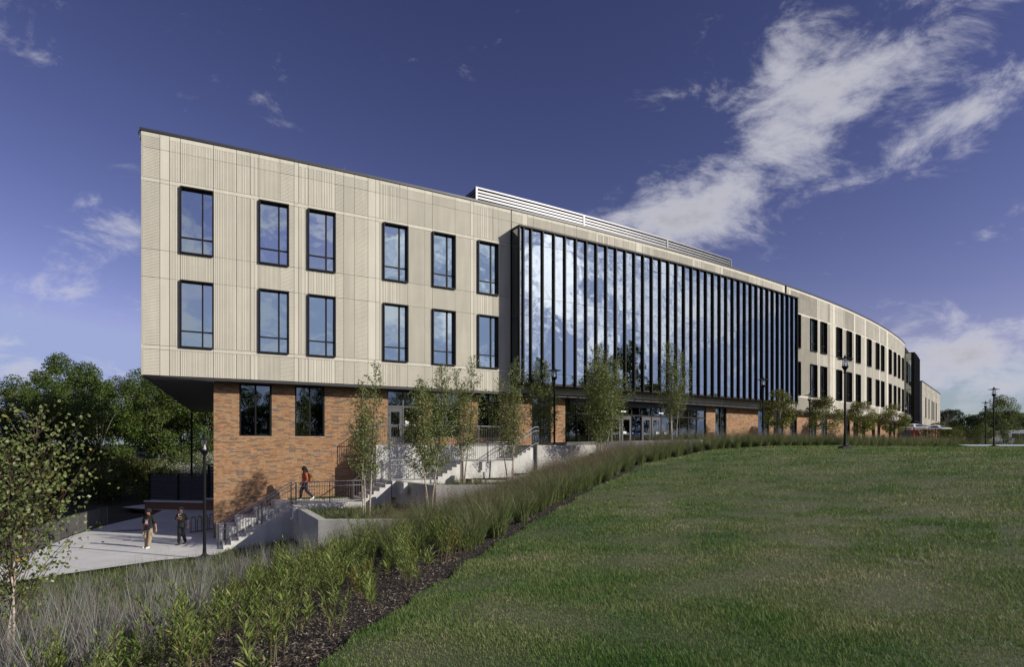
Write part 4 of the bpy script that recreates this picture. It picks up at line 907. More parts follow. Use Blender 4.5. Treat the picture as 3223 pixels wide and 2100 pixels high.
# switchgrass rows along the lawn edge and up to the walls
y = 11.6; n_sw = 0
cand = []
while y < 44:
    ex_ = float(edge_x(y)); u = .62
    umax = 2.6 if y < 13.5 else (5.5 if y < 21 else 7.5 if y < 27 else 6.5)
    while u < umax:
        cand.append((ex_-u+rp.uniform(-.16,.16), y+rp.uniform(-.2,.2))); u += .70+.05*u
    y += .68
for x, y in cand:
    if in_view(x, y) and free(x, y) and not wall_near(x, y) and not (inside(np.array([x]), np.array([y]), PD)[0]):
        if y < 14 and rp.random() < .35: continue
        if any(bool(inside(np.array([x]), np.array([y]), q)[0]) for q in (PA,PB,PC)) and rp.random() < .55: continue
        if not ok_dist(x, y, .48): continue
        u_ = float(edge_x(y))-x; row_ = 'at the very edge of the lawn' if u_ < 1.0 else 'just behind the first row from the lawn' if u_ < 1.8 else 'in the middle of the bed' if u_ < 3.2 else 'deep in the bed towards the walls'
        zone_ = 'low on the slope' if y < 17 else 'by the lowest wall' if y < 23 else 'by the middle wall' if y < 28.5 else 'by the long terrace wall'
        put(rp.choice(SW), 'switchgrass_clump', x, y, 'ornamental grass clump %s, %s' % (row_, zone_), 'ornamental grass', 'ornamental grass in the sloping bed', .98, tilt=.06); n_sw += 1
# strip of the same grass between lawn and building, seen far off
n_far = 0; FARC = []
for s0_ in np.arange(22, 77, .78):
    for dd_ in (7.3, 6.3, 5.3, 4.2):
        q_ = pos(s0_+rp.uniform(-.3,.3), dd_+rp.uniform(-.25,.25)); x, yy = q_; s_, d2 = sd(x, yy)
        if x > float(edge_x(yy))-.35: continue
        if d2 < 3.2 or s_ > 86 or not in_view(x, yy, -.02) or n_far > 290 or wall_near(x, yy): continue
        if not ok_dist(x, yy, .5): continue
        FARC.append((x, yy)); n_far += 1
parts = []
for i, (x, yy) in enumerate(FARC):
    rg = np.random.default_rng(900+i); V1, F1 = blades(rg, 75, .24, 1.15, .25, .42, .013); V2, F2 = blades(rg, 22, .22, 1.45, .24, .25, .007); o3 = np.array([x, yy, tz(x, yy)-.05]); k = rp.uniform(.8,1.15)
    parts += [(V1*k+o3, F1, 0), (V2*k+o3, F2, 1)]
V, F, m = merge(parts); tag(link('grass_strip', np_mesh('grass_strip', V, F, [SWITCH, SEED], m)), 'band of tall ornamental grass between the lawn and the building', 'ornamental grass', kind='stuff')
# bluestem in the near left corner
n_bl = 0
for k in range(2600):
    y = rp.uniform(4.6, 20.5); x = rp.uniform(-17, -2.4); u = float(edge_x(y))-x
    if not in_view(x, y, .05) or not free(x, y): continue
    lo = 2.55+.02*y if y < 7 else 2.9+.42*(y-7); hi = 9 if y < 9 else 14
    if y > 15.5: lo = max(lo, 7.4)
    if not (lo < u < hi): continue
    if not ok_dist(x, y, .46 if y < 10 else .62): continue
    if y > 11 and rp.random() < .62: continue
    put(rp.choice(BL), 'bluestem_clump', x, y, 'grey-violet bluestem clump %s, %s' % ('right at the bottom edge of the picture' if y < 7 else 'halfway up the lower left bed' if y < 11 else 'beside the plaza edge', 'at the far left' if x/y < -.7 else 'left of the leafy plants' if x/y < -.5 else 'next to the leafy plants'), 'ornamental grass', 'bluestem grass in the lower left bed', rp.uniform(.7,.98), tilt=.07); n_bl += 1
    if n_bl >= 150: break
# leafy perennials on mulch between bluestem and lawn
n_le = 0
for k in range(2500):
    y = rp.uniform(4.4, 15.5); x = rp.uniform(-9, .5); u = float(edge_x(y))-x
    if not in_view(x, y, .02) or not free(x, y): continue
    lo = .45; hi = 2.75 if y < 7 else 2.9+.38*(y-7)
    if not (lo < u < hi) or not ok_dist(x, y, .33 if u > 1.2 else .46): continue
    q = rp.random(); yel = q < .07
    if yel: put(rp.choice(LY), 'leafy_plant', x, y, 'yellowing leafy perennial among the green ones on dark mulch', 'plant', 'leafy perennials on the mulch', .9, tilt=.08)
    else: put(rp.choice(LE+LEB), 'leafy_plant', x, y, 'green narrow-leaved perennial %s, %s' % ('nearest the lawn edge' if u < 1.5 else 'amid the mulch bed' if u < 2.4 else 'against the bluestem grass', 'closest to the viewer' if y < 6.5 else 'in the near half of the bed' if y < 9 else 'farther up the bed' if y < 12 else 'below the ornamental grass'), 'plant', 'leafy perennials on the mulch', rp.uniform(.72,1.12), tilt=.17)
    n_le += 1
    if n_le >= 150: break
for k in range(500):
    y = rp.uniform(13.0, 18.5); x = rp.uniform(-10.5, -4.5); u = float(edge_x(y))-x
    if 5.6 < u < 9.0 and ok_dist(x, y, .34): put(rp.choice(LG), 'low_gold_plant', x, y, 'low yellow-green bushy plant at the foot of the stair slope', 'plant', 'low golden plants below the stair', 1.0)
put(LY[0], 'leafy_plant', -1.15, 11.2, 'single tall yellow plant in front of the ornamental grass by the lawn', 'plant', None, 1.25)
for x, y in ((-5.7,23.4),(-6.4,24.2),(-5.2,25.2),(-2.6,28.6),(-1.7,29.6),(1.0,35.6)): put(rp.choice(SW), 'switchgrass_clump', x, y, 'sparse brownish grass clump inside the concrete planters', 'ornamental grass', 'grass inside the planters', .7)
# low ground cover where the bed meets plaza and planters
rng = np.random.default_rng(33); n = 90000; yy = rng.uniform(10.5, 35, n); xx = rng.uniform(-17, 4, n); zz = terrain(xx, yy); u = edge_x(yy)-xx
k = (zz > -6) & ((u > 3.2+.1*yy) | (yy > 22)) & (np.abs(xx) < .87*yy) & (u > .6); xx, yy, zz = xx[k], yy[k], zz[k]-.06; n = len(xx); a = rng.uniform(0,6.28,n); h = rng.uniform(.08,.26,n); l = h*rng.uniform(.2,.9,n); w = rng.uniform(.006,.012,n)
V = np.stack([np.stack([xx-np.sin(a)*w,yy+np.cos(a)*w,zz],1), np.stack([xx+np.sin(a)*w,yy-np.cos(a)*w,zz],1), np.stack([xx+np.cos(a)*l,yy+np.sin(a)*l,zz+h],1)], 1).reshape(-1,3)
tag(link('ground_cover', np_mesh('ground_cover', V, np.arange(n*3).reshape(-1,3), SWITCH)), 'low green ground cover between the taller bed plants and the plaza', 'ground cover', kind='stuff')
# mulch chips
rng = np.random.default_rng(3); n = 60000; yy = 4.3+14*rng.random(n)**1.6; xx = edge_x(yy)-.05-rng.random(n)*np.minimum(5.2, 1.5+yy*.4); zz = terrain(xx, yy)-.045+rng.uniform(0,.022,n)
C = np.stack([xx, yy, zz], 1); D = rdir(n, rng); D[:,2] *= .35; Nn = np.tile([0,0,1.0],(n,1))+rng.normal(size=(n,3))*.35; V, F = quads_leaf(C, D, Nn, rng.uniform(.02,.07,n), rng.uniform(.006,.018,n))
MULCH = leaf_mat('mulch_chips', [(0,(.022,.017,.013)),(.4,(.065,.05,.037)),(.75,(.16,.13,.095)),(1,(.38,.32,.25))], .9, 0.0)
tag(link('mulch', np_mesh('mulch', V, F, MULCH)), 'shredded dark bark mulch covering the planting bed', 'mulch', kind='stuff')
# turf blades
def turf_blades():
    rng = np.random.default_rng(9); n = 720000; r = 3.6*np.exp(rng.random(n)*math.log(62/3.6)); a = rng.uniform(R(-24), R(43), n); x, y = r*np.sin(a), r*np.cos(a)
    u = x-edge_x(y); k = (u > -.04) & (y < 75) & ~((y > 38) & (u > 60)); x, y, r = x[k], y[k], r[k]; n = len(x); z = terrain(x, y)-.012
    patch = np.sin(x*1.7+np.sin(y*1.3)*1.5)*np.sin(y*1.9+np.sin(x*.9)*1.4); bare = np.sin(x*2.1+2+2*np.sin(y*1.1))*np.sin(y*2.6+1.7*np.sin(x*1.3))*np.exp(-((x-6)/5)**2-((y-11)/4.5)**2); keep = ~((bare > .45) & (rng.random(n) < .7)); x, y, z, r, patch = x[keep], y[keep], z[keep], r[keep], patch[keep]; n = len(x)
    h = (.032+.0008*r)*rng.uniform(.5,1.5,n)*(1+.4*patch); w = (.0018+.00045*r)*rng.uniform(.7,1.3,n); az = rng.uniform(0,6.283,n); l = rng.uniform(.1,.9,n)*h; sa = az+rng.uniform(.9,2.2,n)
    V = np.stack([np.stack([x-np.cos(sa)*w, y-np.sin(sa)*w, z], 1), np.stack([x+np.cos(sa)*w, y+np.sin(sa)*w, z], 1), np.stack([x+np.cos(az)*l, y+np.sin(az)*l, z+h], 1)], 1).reshape(-1,3)
    m = bpy.data.materials.new('turf_blade'); m.use_nodes = True; nt = m.node_tree; N, L = nt.nodes, nt.links; b = N['Principled BSDF']; b.inputs['Roughness'].default_value = .6; b.inputs['Specular IOR Level'].default_value = .25
    g = N.new('ShaderNodeNewGeometry'); tc = N.new('ShaderNodeTexCoord'); nz = N.new('ShaderNodeTexNoise'); nz.inputs['Scale'].default_value = .38; nz.inputs['Detail'].default_value = 8; nz.inputs['Roughness'].default_value = .72; L.new(tc.outputs['Object'], nz.inputs['Vector'])
    ad = N.new('ShaderNodeMath'); ad.operation = 'MULTIPLY_ADD'; L.new(g.outputs['Random Per Island'], ad.inputs[0]); ad.inputs[1].default_value = .42
    sb = N.new('ShaderNodeMath'); sb.operation = 'MULTIPLY_ADD'; L.new(nz.outputs['Fac'], sb.inputs[0]); sb.inputs[1].default_value = 2.3; sb.inputs[2].default_value = -.89; L.new(sb.outputs[0], ad.inputs[2])
    rp_ = N.new('ShaderNodeValToRGB'); e = rp_.color_ramp.elements; e[0].position = .1; e[0].color = (.050,.150,.020,1); e[1].position = .94; e[1].color = (.44,.40,.235,1); q = e.new(.36); q.color = (.120,.205,.042,1); q = e.new(.66); q.color = (.235,.270,.098,1)
    L.new(ad.outputs[0], rp_.inputs[0]); L.new(rp_.outputs[0], b.inputs['Base Color']); add_translucent(m, .3)
    return np_mesh('lawn_grass', V, np.arange(len(V)).reshape(-1,3), m)
tag(link('lawn_grass', turf_blades()), 'mown turf with dry and green patches over the rising lawn', 'grass', kind='stuff')
rng = np.random.default_rng(12); n = 6000; ss = rng.uniform(6.35,10.85,n); dd = rng.uniform(-.78,.22,n); xx, yy = vpos(ss, dd); 
V = np.stack([np.stack([xx-.008,yy,np.full(n,L1-.04)],1), np.stack([xx+.008,yy,np.full(n,L1-.04)],1), np.stack([xx+rng.uniform(-.03,.03,n),yy+rng.uniform(-.03,.03,n),L1+rng.uniform(.02,.06,n)],1)], 1).reshape(-1,3)
tag(link('strip_grass', np_mesh('strip_grass', V, np.arange(n*3).reshape(-1,3), MATS['switchgrass'])), 'short grass on the strip between brick wall and lower landing', 'grass', kind='stuff')

# ------------------------------------------------------------------ trees
def bark(name, c, c2, sc=(6,6,1.2)):
    m = mat(name, c, .85, .2, 5, .4, 30, col2=c2); nt = m.node_tree; N, L = nt.nodes, nt.links; nz = [q for q in N if q.type == 'TEX_NOISE'][0]
    mp = N.new('ShaderNodeMapping'); mp.inputs['Scale'].default_value = sc; tc = [q for q in N if q.type == 'TEX_COORD'][0]; L.new(tc.outputs['Object'], mp.inputs[0]); L.new(mp.outputs[0], nz.inputs['Vector']); return m
BIRCH = bark('birch_bark', (.62,.55,.45), (.18,.12,.09), (2,2,5)); BIRCH_T = mat('birch_twig', (.075,.045,.03), .8, .2, 8); GREYBARK = bark('grey_bark', (.10,.085,.07), (.20,.18,.15))
BIRCHLEAF = leaf_mat('birch_leaf', [(0,(.09,.125,.028)),(.45,(.17,.215,.055)),(.8,(.26,.30,.11)),(.97,(.33,.35,.16)),(.985,(.40,.30,.05)),(1,(.34,.20,.04))], .42, .38, .5)
MAPLELEAF = leaf_mat('maple_leaf', [(0,(.09,.135,.022)),(.5,(.155,.205,.038)),(.85,(.22,.24,.055)),(1,(.27,.17,.04))], .5, .4)
REDLEAF = leaf_mat('maple_red_leaf', [(0,(.10,.075,.025)),(.5,(.16,.075,.03)),(1,(.13,.13,.03))], .5, .4)
OAKLEAF = leaf_mat('woodland_leaf', [(0,(.034,.062,.012)),(.4,(.068,.115,.020)),(.8,(.12,.175,.032)),(1,(.18,.20,.045))], .5, .35)
OAKLEAF2 = leaf_mat('woodland_leaf_yellow', [(0,(.060,.080,.014)),(.5,(.105,.125,.022)),(1,(.17,.165,.04))], .5, .35)
DARKLEAF = leaf_mat('distant_leaf', [(0,(.018,.032,.010)),(.5,(.030,.052,.013)),(1,(.055,.075,.018))], .6, .25)
BUSHLEAF = leaf_mat('bush_leaf', [(0,(.06,.10,.018)),(.5,(.10,.145,.03)),(1,(.16,.18,.05))], .5, .35)
FLOWER = leaf_mat('white_flower', [(0,(.10,.13,.05)),(.4,(.16,.18,.09)),(.6,(.45,.45,.38)),(1,(.62,.62,.55))], .7, .25)
def hex_leaf(C, D, N_, L_, W_):
    D = D/np.linalg.norm(D, axis=1, keepdims=True); S = np.cross(D, N_); S /= np.maximum(np.linalg.norm(S, axis=1, keepdims=True), 1e-6); U = np.cross(S, D); L2 = L_[:,None]; W2 = W_[:,None]
    V = np.stack([C-D*L2*.5, C-D*L2*.22+S*W2*.5+U*W2*.14, C+D*L2*.12+S*W2*.42+U*W2*.12, C+D*L2*.5-U*W2*.08, C+D*L2*.12-S*W2*.42+U*W2*.12, C-D*L2*.22-S*W2*.5+U*W2*.14], 1); n = len(C)
    return V.reshape(-1,3), np.arange(n*6).reshape(n,6)
def birch_me(seed, H_, ns, spread, leaf, npb=26, wid=1.0, gap=.105, low=.20):
    rng = np.random.default_rng(seed); mb = MB(); tw = MB(); C, D, L_ = [], [], []
    for k in range(ns):
        a = 6.283*k/ns+rng.uniform(-.5,.5); h = H_*(1.0 if k == 0 else rng.uniform(.68,.95)); b = np.array([.10*math.cos(a), .10*math.sin(a), 0]); o = np.array([math.cos(a), math.sin(a), 0])*spread*rng.uniform(.5,1.1)
        ph = rng.uniform(0,6.28,2)
        def sp(t): return b+o*h*(t-.35*t*t)+np.array([.05*math.sin(5*t+ph[0]), .05*math.sin(4*t+ph[1]), h*t])
        ts = np.linspace(0,1,11); k0 = len(mb.f); mb.tube([sp(t)-np.array([0,0,.3 if t == 0 else 0]) for t in ts], [(.036 if k == 0 else .028)*(1-t)**.9*(H_/6)+.005 for t in ts], 7)
        for q_ in range(k0, len(mb.f)): mb.m[q_] = 1 if (q_-k0)//7 >= 4 else 0
        nb_ = int(h*(1-low)/gap)
        for j in range(nb_):
            t = low+(1-low)*(j+rng.random())/nb_; p = sp(min(t,.995)); az = j*2.39996+rng.uniform(-.4,.4); ln = wid*(1.15*(1-t)**.75*(.45+.55*min(1,(t-low)/.18))+.16)*rng.uniform(.65,1.15); el = rng.uniform(.55,1.05)
            dv = np.array([math.cos(az)*math.cos(el), math.sin(az)*math.cos(el), math.sin(el)]); q = [p+dv*ln*u+np.array([0,0,.10*ln*u*u]) for u in (0,.35,.7,1)]
            tw.tube(q, [.0085,.006,.004,.0015], 3, caps=False); m = max(5, int(npb*ln/.8))
            for _ in range(m):
                u = .15+.85*rng.random()**.8; c = p+dv*ln*u+np.array([0,0,.10*ln*u*u])+rng.normal(size=3)*.075*(.5+ln); C.append(c); dd_ = dv*.6+rng.normal(size=3)*.7; dd_[2] -= .35; D.append(dd_); L_.append(leaf*rng.uniform(.7,1.2))
    C, D, L_ = np.array(C), np.array(D), np.array(L_); V, F = (hex_leaf if seed == 131 else quads_leaf)(C, D, rdir(len(C), rng, .5), L_, L_*.68)
    wood = mb.mesh('trunk', [BIRCH, BIRCH_T], True); tv = tw.mesh('branches', BIRCH_T); crown = np_mesh('crown', V, F, BIRCHLEAF); return wood, tv, crown
def plant_tree(name, meshes, x, y, z, label, cat='tree', group=None, s=1.0, rz=None, sz=None):
    e = empty(name, (x, y, z), rp.uniform(0,6.28) if rz is None else rz, label, cat, group); e.scale = (s, s, s if sz is None else sz)
    for m, nm in zip(meshes, ('trunk','branches','crown') if len(meshes) == 3 else ('trunk','crown')):
        if m is not None: link(nm, m, e)
    return e
BIRCHES = [(-6.05,24.9,-2.95,6.25,3,.10,.85,'slender white-barked birch before the brick wall, leftmost by the stair'), (-3.55,26.15,-2.85,6.3,3,.19,1.0,'bushy birch clump left of the pale terrace wall centre, in front of the entrance door'), (-2.45,30.3,-2.0,6.35,3,.10,.95,'birch behind the middle planter wall, right of the door'),
           (-.10,31.8,-1.95,6.4,3,.13,1.0,'tall airy birch before the edge of the glass wall'), (1.95,36.1,-1.1,6.0,3,.13,1.0,'birch beside the lamp post at the left of the glass wall'), (5.1,34.2,-1.05,6.7,4,.16,1.25,'broad full birch clump in front of the glass curtain wall'), (10.2,38.0,0.0,6.4,3,.12,1.15,'rightmost birch, behind the end of the long terrace wall')]
for i, (x, y, z, h, ns, sp_, wd2, lb) in enumerate(BIRCHES):
    big = i in (5,); plant_tree('birch_tree', birch_me(100+i, h, ns, sp_, .085, 62 if i in (1,4,5) else 44, wd2*1.4, .085 if i in (1,4,5) else .10, .16 if i in (5,) else .24), x, y, z, lb, 'birch tree', 'young birches in the stepped planters', rz=0.3*i)
plant_tree('birch_tree', birch_me(131, 3.45, 4, .15, .062, 26, 1.7, .08, .10), -7.35, 8.7, tz(-7.35, 8.7), 'nearest birch at the left edge of the picture with large light leaves', 'birch tree', rz=1.0)
def crown_tree(seed, H_, rad, base, nl, leaf, mats_, blobs=34, trunk_r=.22, shape=1.0, bark_m=None, frac2=0.0, limbs=14):
    """broad tree: limbs to leaf clumps spread through an uneven crown"""
    rng = np.random.default_rng(seed); mb = MB(); cz = base+(H_-base)*.52; rz_ = (H_-base)*.52
    pts = [(0,0,-.4),(.1*rng.normal(),.1*rng.normal(),base*.6),(.2*rng.normal(),.2*rng.normal(),base+.2*(H_-base)),(.2*rng.normal(),.2*rng.normal(),H_*.78)]
    mb.tube(pts, [trunk_r*1.25,trunk_r,trunk_r*.7,trunk_r*.2], 8); B_ = []
    for i in range(blobs):
        v = rng.normal(size=3); v /= np.linalg.norm(v); r = rng.uniform(.45,1.0)**.6; taper = 1-.35*max(0, v[2])*shape
        c = np.array([v[0]*rad*r*taper, v[1]*rad*r*taper, cz+v[2]*rz_*r*.9]); B_.append((c, rad*rng.uniform(.24,.42)))
        if i < limbs:
            a = np.array([0,0,base+(c[2]-base)*.35]); m_ = (a+c)/2+np.array([0,0,.12*rad]); mb.tube([a, m_, c], [trunk_r*.38,trunk_r*.22,trunk_r*.06], 5, caps=False)
    tot = sum(b[1]**2 for b in B_); C, N_ = [], []
    for c, r in B_:
        k = int(nl*r*r/tot); v = rdir(k, rng, .25); q = r*rng.uniform(.35,1.08,(k,1))**.55; C.append(c+v*q*np.array([1,1,.78])); N_.append(v+rng.normal(size=(k,3))*.45+np.array([0,0,.35]))
    C = np.concatenate(C); N_ = np.concatenate(N_); n = len(C); D = rdir(n, rng); L_ = leaf*rng.uniform(.65,1.25,n); V, F = quads_leaf(C, D, N_, L_, L_*.75)
    mi = None
    if len(mats_) > 1: mi = (rng.random(n) < np.clip((C[:,2]-base)/(H_-base)*1.1-.25, 0, frac2)).astype(int)
    return mb.mesh('trunk', bark_m or GREYBARK, True), np_mesh('crown', V, F, mats_, mi)
MP = [crown_tree(200+i, 3.9, 1.35, 1.05, 5200, .11, [MAPLELEAF, REDLEAF], 36, .035, 1.2, None, .35, 24) for i in range(3)]
for i, (x, y, lb) in enumerate(((20.2,45.6,'first small maple, green with reddish top, under the right end of the glass wall'), (26.0,50.2,'second small maple, its top turning red, beside the tall lawn lamp'), (32.6,56.5,'third small maple right of the tall lawn lamp'), (38.2,60.6,'fourth small maple nearest the dark glass bay'))):
    e = plant_tree('maple_tree', MP[i % 3], x, y, tz(x, y), lb, 'maple tree', 'small staked maples along the building', 1.08); z0 = 0
    for sx in (-.35,.35): MB().tube([(sx,0,-.2),(sx,0,1.15)], .025, 5).build('stake', STEM, e)
FT = [crown_tree(300, 15.5, 4.6, 3.0, 15000, .26, [OAKLEAF, OAKLEAF2], 46, .24, .8, None, .25), crown_tree(301, 14.0, 4.2, 2.6, 14000, .25, [OAKLEAF], 42, .22, 1.0), crown_tree(302, 12.5, 4.4, 2.2, 13500, .25, [OAKLEAF, OAKLEAF2], 40, .20, .6, None, .6), crown_tree(303, 17.0, 4.0, 4.5, 14000, .26, [OAKLEAF], 44, .25, 1.2)]
FOREST = [(-52,62,0),(-46,58,2),(-41,60,1),(-37.5,64,0),(-33,66,1),(-48,68,3),(-42,70,0),(-36,72,3),(-30,72,1),(-56,72,1),(-25.5,74,3),(-50,78,0),(-44,80,3),(-36,82,0),(-28,84,1),(-62,66,2),(-60,80,3),(-21,80,0),(-39,92,3),(-30,95,0),(-54,90,1),(-66,92,0),(-45,52,2),(-70,75,0),(-16,86,1),(-22,92,3)]
for i, (x, y, k) in enumerate(FOREST):
    zt = tz(x, y); px_ = x/y
    lb = 'woodland tree %s, %s' % ('in the front rank of the wood' if y < 65 else 'in the second rank of the wood' if y < 78 else 'deep in the wood', 'at the far left edge' if px_ < -.8 else 'left of the slim column' if px_ < -.62 else 'above the louvred screens' if px_ < -.48 else 'behind the brick corner')
    plant_tree('woodland_tree', FT[k], x, y, zt, lb, 'tree', 'woodland trees at the left', rp.uniform(.68,.82))
BU = [crown_tree(320, 3.2, 1.5, .3, 4200, .11, [BUSHLEAF], 26, .04, .8), crown_tree(321, 2.4, 1.7, .1, 4200, .12, [OAKLEAF2], 26, .04, .5), crown_tree(322, 1.7, 1.9, .0, 4600, .085, [FLOWER], 30, .03, .3)]
for i, (x, y, k, s) in enumerate(((-25.2,60.5,0,1.55),(-37.5,55.5,1,1.5),(-40.5,53,1,1.3),(-34.5,58.5,1,1.4),(-44,50,1,1.2),(-30.5,57.5,1,1.0),(-47,48,1,1.1),(-38.5,47.5,0,.8),(-50,56,1,1.7),(-54,58,0,1.5),(-43,56.5,0,1.6),(-39,59,1,1.7),(-58,60,1,1.8),(-47,61,1,1.8),(-34,62,0,1.5))):
    plant_tree('understory_shrub', BU[k], x, y, tz(x, y), 'pointed light green shrub in the flowering bank left of the brick corner' if i == 0 else 'woodland-edge shrub %s' % ('behind the louvred screens' if x/y > -.66 else 'left of the slim black column' if x/y > -.8 else 'behind the fence at the far left'), 'shrub', None if i == 0 else 'shrubs at the edge of the wood', s)
k = 0
for y, xs in ((60.0, np.arange(-33,-16,1.9)), (63.2, np.arange(-35,-15,2.1)), (67.0, np.arange(-37,-14,2.4))):
    for x in xs: plant_tree('flowering_shrub', BU[2], float(x)+rp.uniform(-.5,.5), y+rp.uniform(-.6,.6), -4.9+(y-58)*.30+.2, 'white-flowering shrub on the bank beyond the louvred screens', 'shrub', 'white-flowering shrubs on the bank', rp.uniform(.9,1.3))
DT = [crown_tree(330, 12.0, 4.4, 1.2, 9000, .34, [DARKLEAF], 36, .22, .7), crown_tree(331, 10.0, 4.6, .8, 9000, .34, [DARKLEAF], 36, .22, .5)]
for i in range(30):
    t = i/29; x = 78+rp.uniform(-3,3)+t*95; y = 150-t*18+(i % 3)*9; plant_tree('distant_tree', DT[i % 2], x, y, -1.0, 'dark tree in the far tree line behind the car park', 'tree', 'far tree line at the right', rp.uniform(.68,.95))
GT = crown_tree(340, 7.6, 2.3, 1.0, 7000, .15, [BUSHLEAF, MAPLELEAF], 36, .10, 1.3, None, .3)
plant_tree('young_tree', GT, 73.5, 90.5, -.35, 'bright green young tree right behind the far right lamp post', 'tree', None, 1.05)
for i, (x, y, k, s, lb) in enumerate(((61.5,88,1,1.35,'green bush right of the umbrella tables'),(64.5,88.5,1,1.15,'second green bush beyond the umbrella tables'),(63.0,81,0,1.0,'leafy shrub in the middle of the far path edge'),(67.5,92,0,1.25,'loose light shrub left of the bright young tree'),(70,91,1,1.0,'low shrub below the bright young tree'),(80,96,1,.8,'low hedge shrub before the white van'),(83,97,1,.8,'hedge shrub at the far right edge'))):
    plant_tree('roadside_shrub', BU[k], x, y, tz(x, y)-.1, lb, 'shrub', 'shrubs by the car park', s)
for i in range(9): put(rp.choice(SW), 'switchgrass_clump', 52.5+i*1.15+rp.uniform(-.3,.3), 70+rp.uniform(-1,1.5), 'grass clump beside the path behind the far right lamp post', 'ornamental grass', 'grass by the far path', 1.3)
bt = MB(); rb_ = random.Random(4)
def limb(p, d, l, r, n):
    q = p+d*l; bt.tube([p, (p+q)/2+Vector((rb_.uniform(-.1,.1),rb_.uniform(-.1,.1),.05))*l, q], [r,r*.8,r*.55], 5, caps=False)
    if n: 
        for _ in range(3): limb(p+d*l*rb_.uniform(.5,1), (d+Vector((rb_.uniform(-.8,.8),rb_.uniform(-.8,.8),rb_.uniform(-.2,.5)))).normalized(), l*.66, r*.5, n-1)
limb(Vector((0,0,-.5)), Vector((.1,0,1)).normalized(), 4.6, .12, 4); tag(bt.build('bare_tree', GREYBARK, None, (88,125,-1)), 'leafless grey tree right of the far wing roof', 'tree')
for i in range(26):
    a = R(56+i*5.8+rp.uniform(-2,2)); r = 60+rp.uniform(-3,8); x, y = r*math.sin(a), r*math.cos(a); plant_tree('park_tree', DT[i % 2], x, y, -1.0, 'low-branched tree across the lawn, seen mirrored in the ground floor glass', 'tree', 'trees across the lawn', rp.uniform(.7,.9))
# trees across the lawn behind the viewer, mirrored in the glass
for i in range(22):
    a = R(58+i*6.6+rp.uniform(-2,2)); r = 64+rp.uniform(-6,20); x, y = r*math.sin(a), r*math.cos(a); plant_tree('park_tree', FT[i % 4], x, y, -1.0, 'tree across the lawn, seen mirrored in the window glass', 'tree', 'trees across the lawn', rp.uniform(.75,.95))
# ================================================================== PEOPLE
SKIN_A = mat('skin_tan', (.36,.19,.11), .5, .06, 20); SKIN_B = mat('skin_brown', (.20,.10,.06), .5, .06, 20)
HAIR = mat('black_hair', (.008,.007,.007), .7, .3, 60, .8, 90, bdist=.02); TEE = mat('black_cotton', (.012,.012,.013), .85, .2, 30); TEE2 = mat('charcoal_cotton', (.022,.022,.024), .85, .2, 30)
KHAKI = mat('khaki_cotton', (.33,.255,.165), .85, .12, 12, .3, 50); BLACKP = mat('black_trouser', (.008,.008,.009), .8, .2, 20); DENIM = mat('dark_denim', (.020,.026,.05), .85, .25, 25)
ORANGE = mat('orange_cotton', (.55,.13,.06), .8, .1, 14); LEATHER = mat('tan_backpack', (.22,.11,.035), .6, .2, 10); SHOEW = mat('white_shoe', (.78,.77,.75), .5, .04, 10); EYEM = mat('eye', (.02,.015,.012), .2)
def ring_loft(mb, rings, n=14):
    """rings: (cx,cy,cz,rx,ry) horizontal ellipses, closed at both ends"""
    k = len(mb.v)
    for cx, cy, cz, rx, ry in rings:
        for j in range(n): t = 2*math.pi*j/n; mb.v.append((cx+rx*math.cos(t), cy+ry*math.sin(t), cz))
    for i in range(len(rings)-1):
        for j in range(n): mb.f.append((k+i*n+j, k+i*n+(j+1)%n, k+(i+1)*n+(j+1)%n, k+(i+1)*n+j)); mb.m.append(0)
    mb.f.append(tuple(k+j for j in reversed(range(n)))); mb.m.append(0); e = k+(len(rings)-1)*n; mb.f.append(tuple(e+j for j in range(n))); mb.m.append(0)
def ball(mb, c, r, sx=1, sy=1, sz=1, n=10):
    ring_loft(mb, [(c[0], c[1], c[2]+r*sz*math.sin(a), max(1e-3, r*sx*math.cos(a)), max(1e-3, r*sy*math.cos(a))) for a in np.linspace(-1.5,1.5,9)], n)
def limb_t(mb, pts, rads):
    mb.tube(pts, rads, 10)
    for p, r in zip(pts, rads): ball(mb, p, r*.985)
def blob(name, mb, m, parent, vox=.011, sm_it=3):
    o = mb.build(name, m, parent); r = o.modifiers.new('remesh','REMESH'); r.mode = 'VOXEL'; r.voxel_size = vox; r.use_smooth_shade = True; s = o.modifiers.new('smooth','SMOOTH'); s.factor = .5; s.iterations = sm_it; return o
def hand(mb, wrist, d, curl, thumb, r=.0095):
    """palm and five unequal bent fingers; d: pointing direction, curl: bend direction, thumb: side direction"""
    w, d, c, t = (Vector(q) for q in (wrist, d, curl, thumb)); d.normalize(); c.normalize(); t.normalize()
    palm = w+d*.055; mb.tube([w, palm-d*.02, palm+d*.03], [.022,.033,.032], 8); ball(mb, palm, .033, 1,1,1)
    for i, l in enumerate((.072,.082,.076,.058)):
        b = palm+d*.028+t*(.026-.0175*i); k1 = b+d*l*.45+c*l*.10; k2 = k1+d*l*.30+c*l*.22; k3 = k2+d*l*.12+c*l*.25; mb.tube([b-d*.02, k1, k2, k3], [r,r,r*.9,r*.75], 6)
    b = w+d*.025+t*.024; mb.tube([b, b+t*.022+d*.025, b+t*.026+d*.055+c*.012], [r*1.15,r*1.05,r*.8], 6)
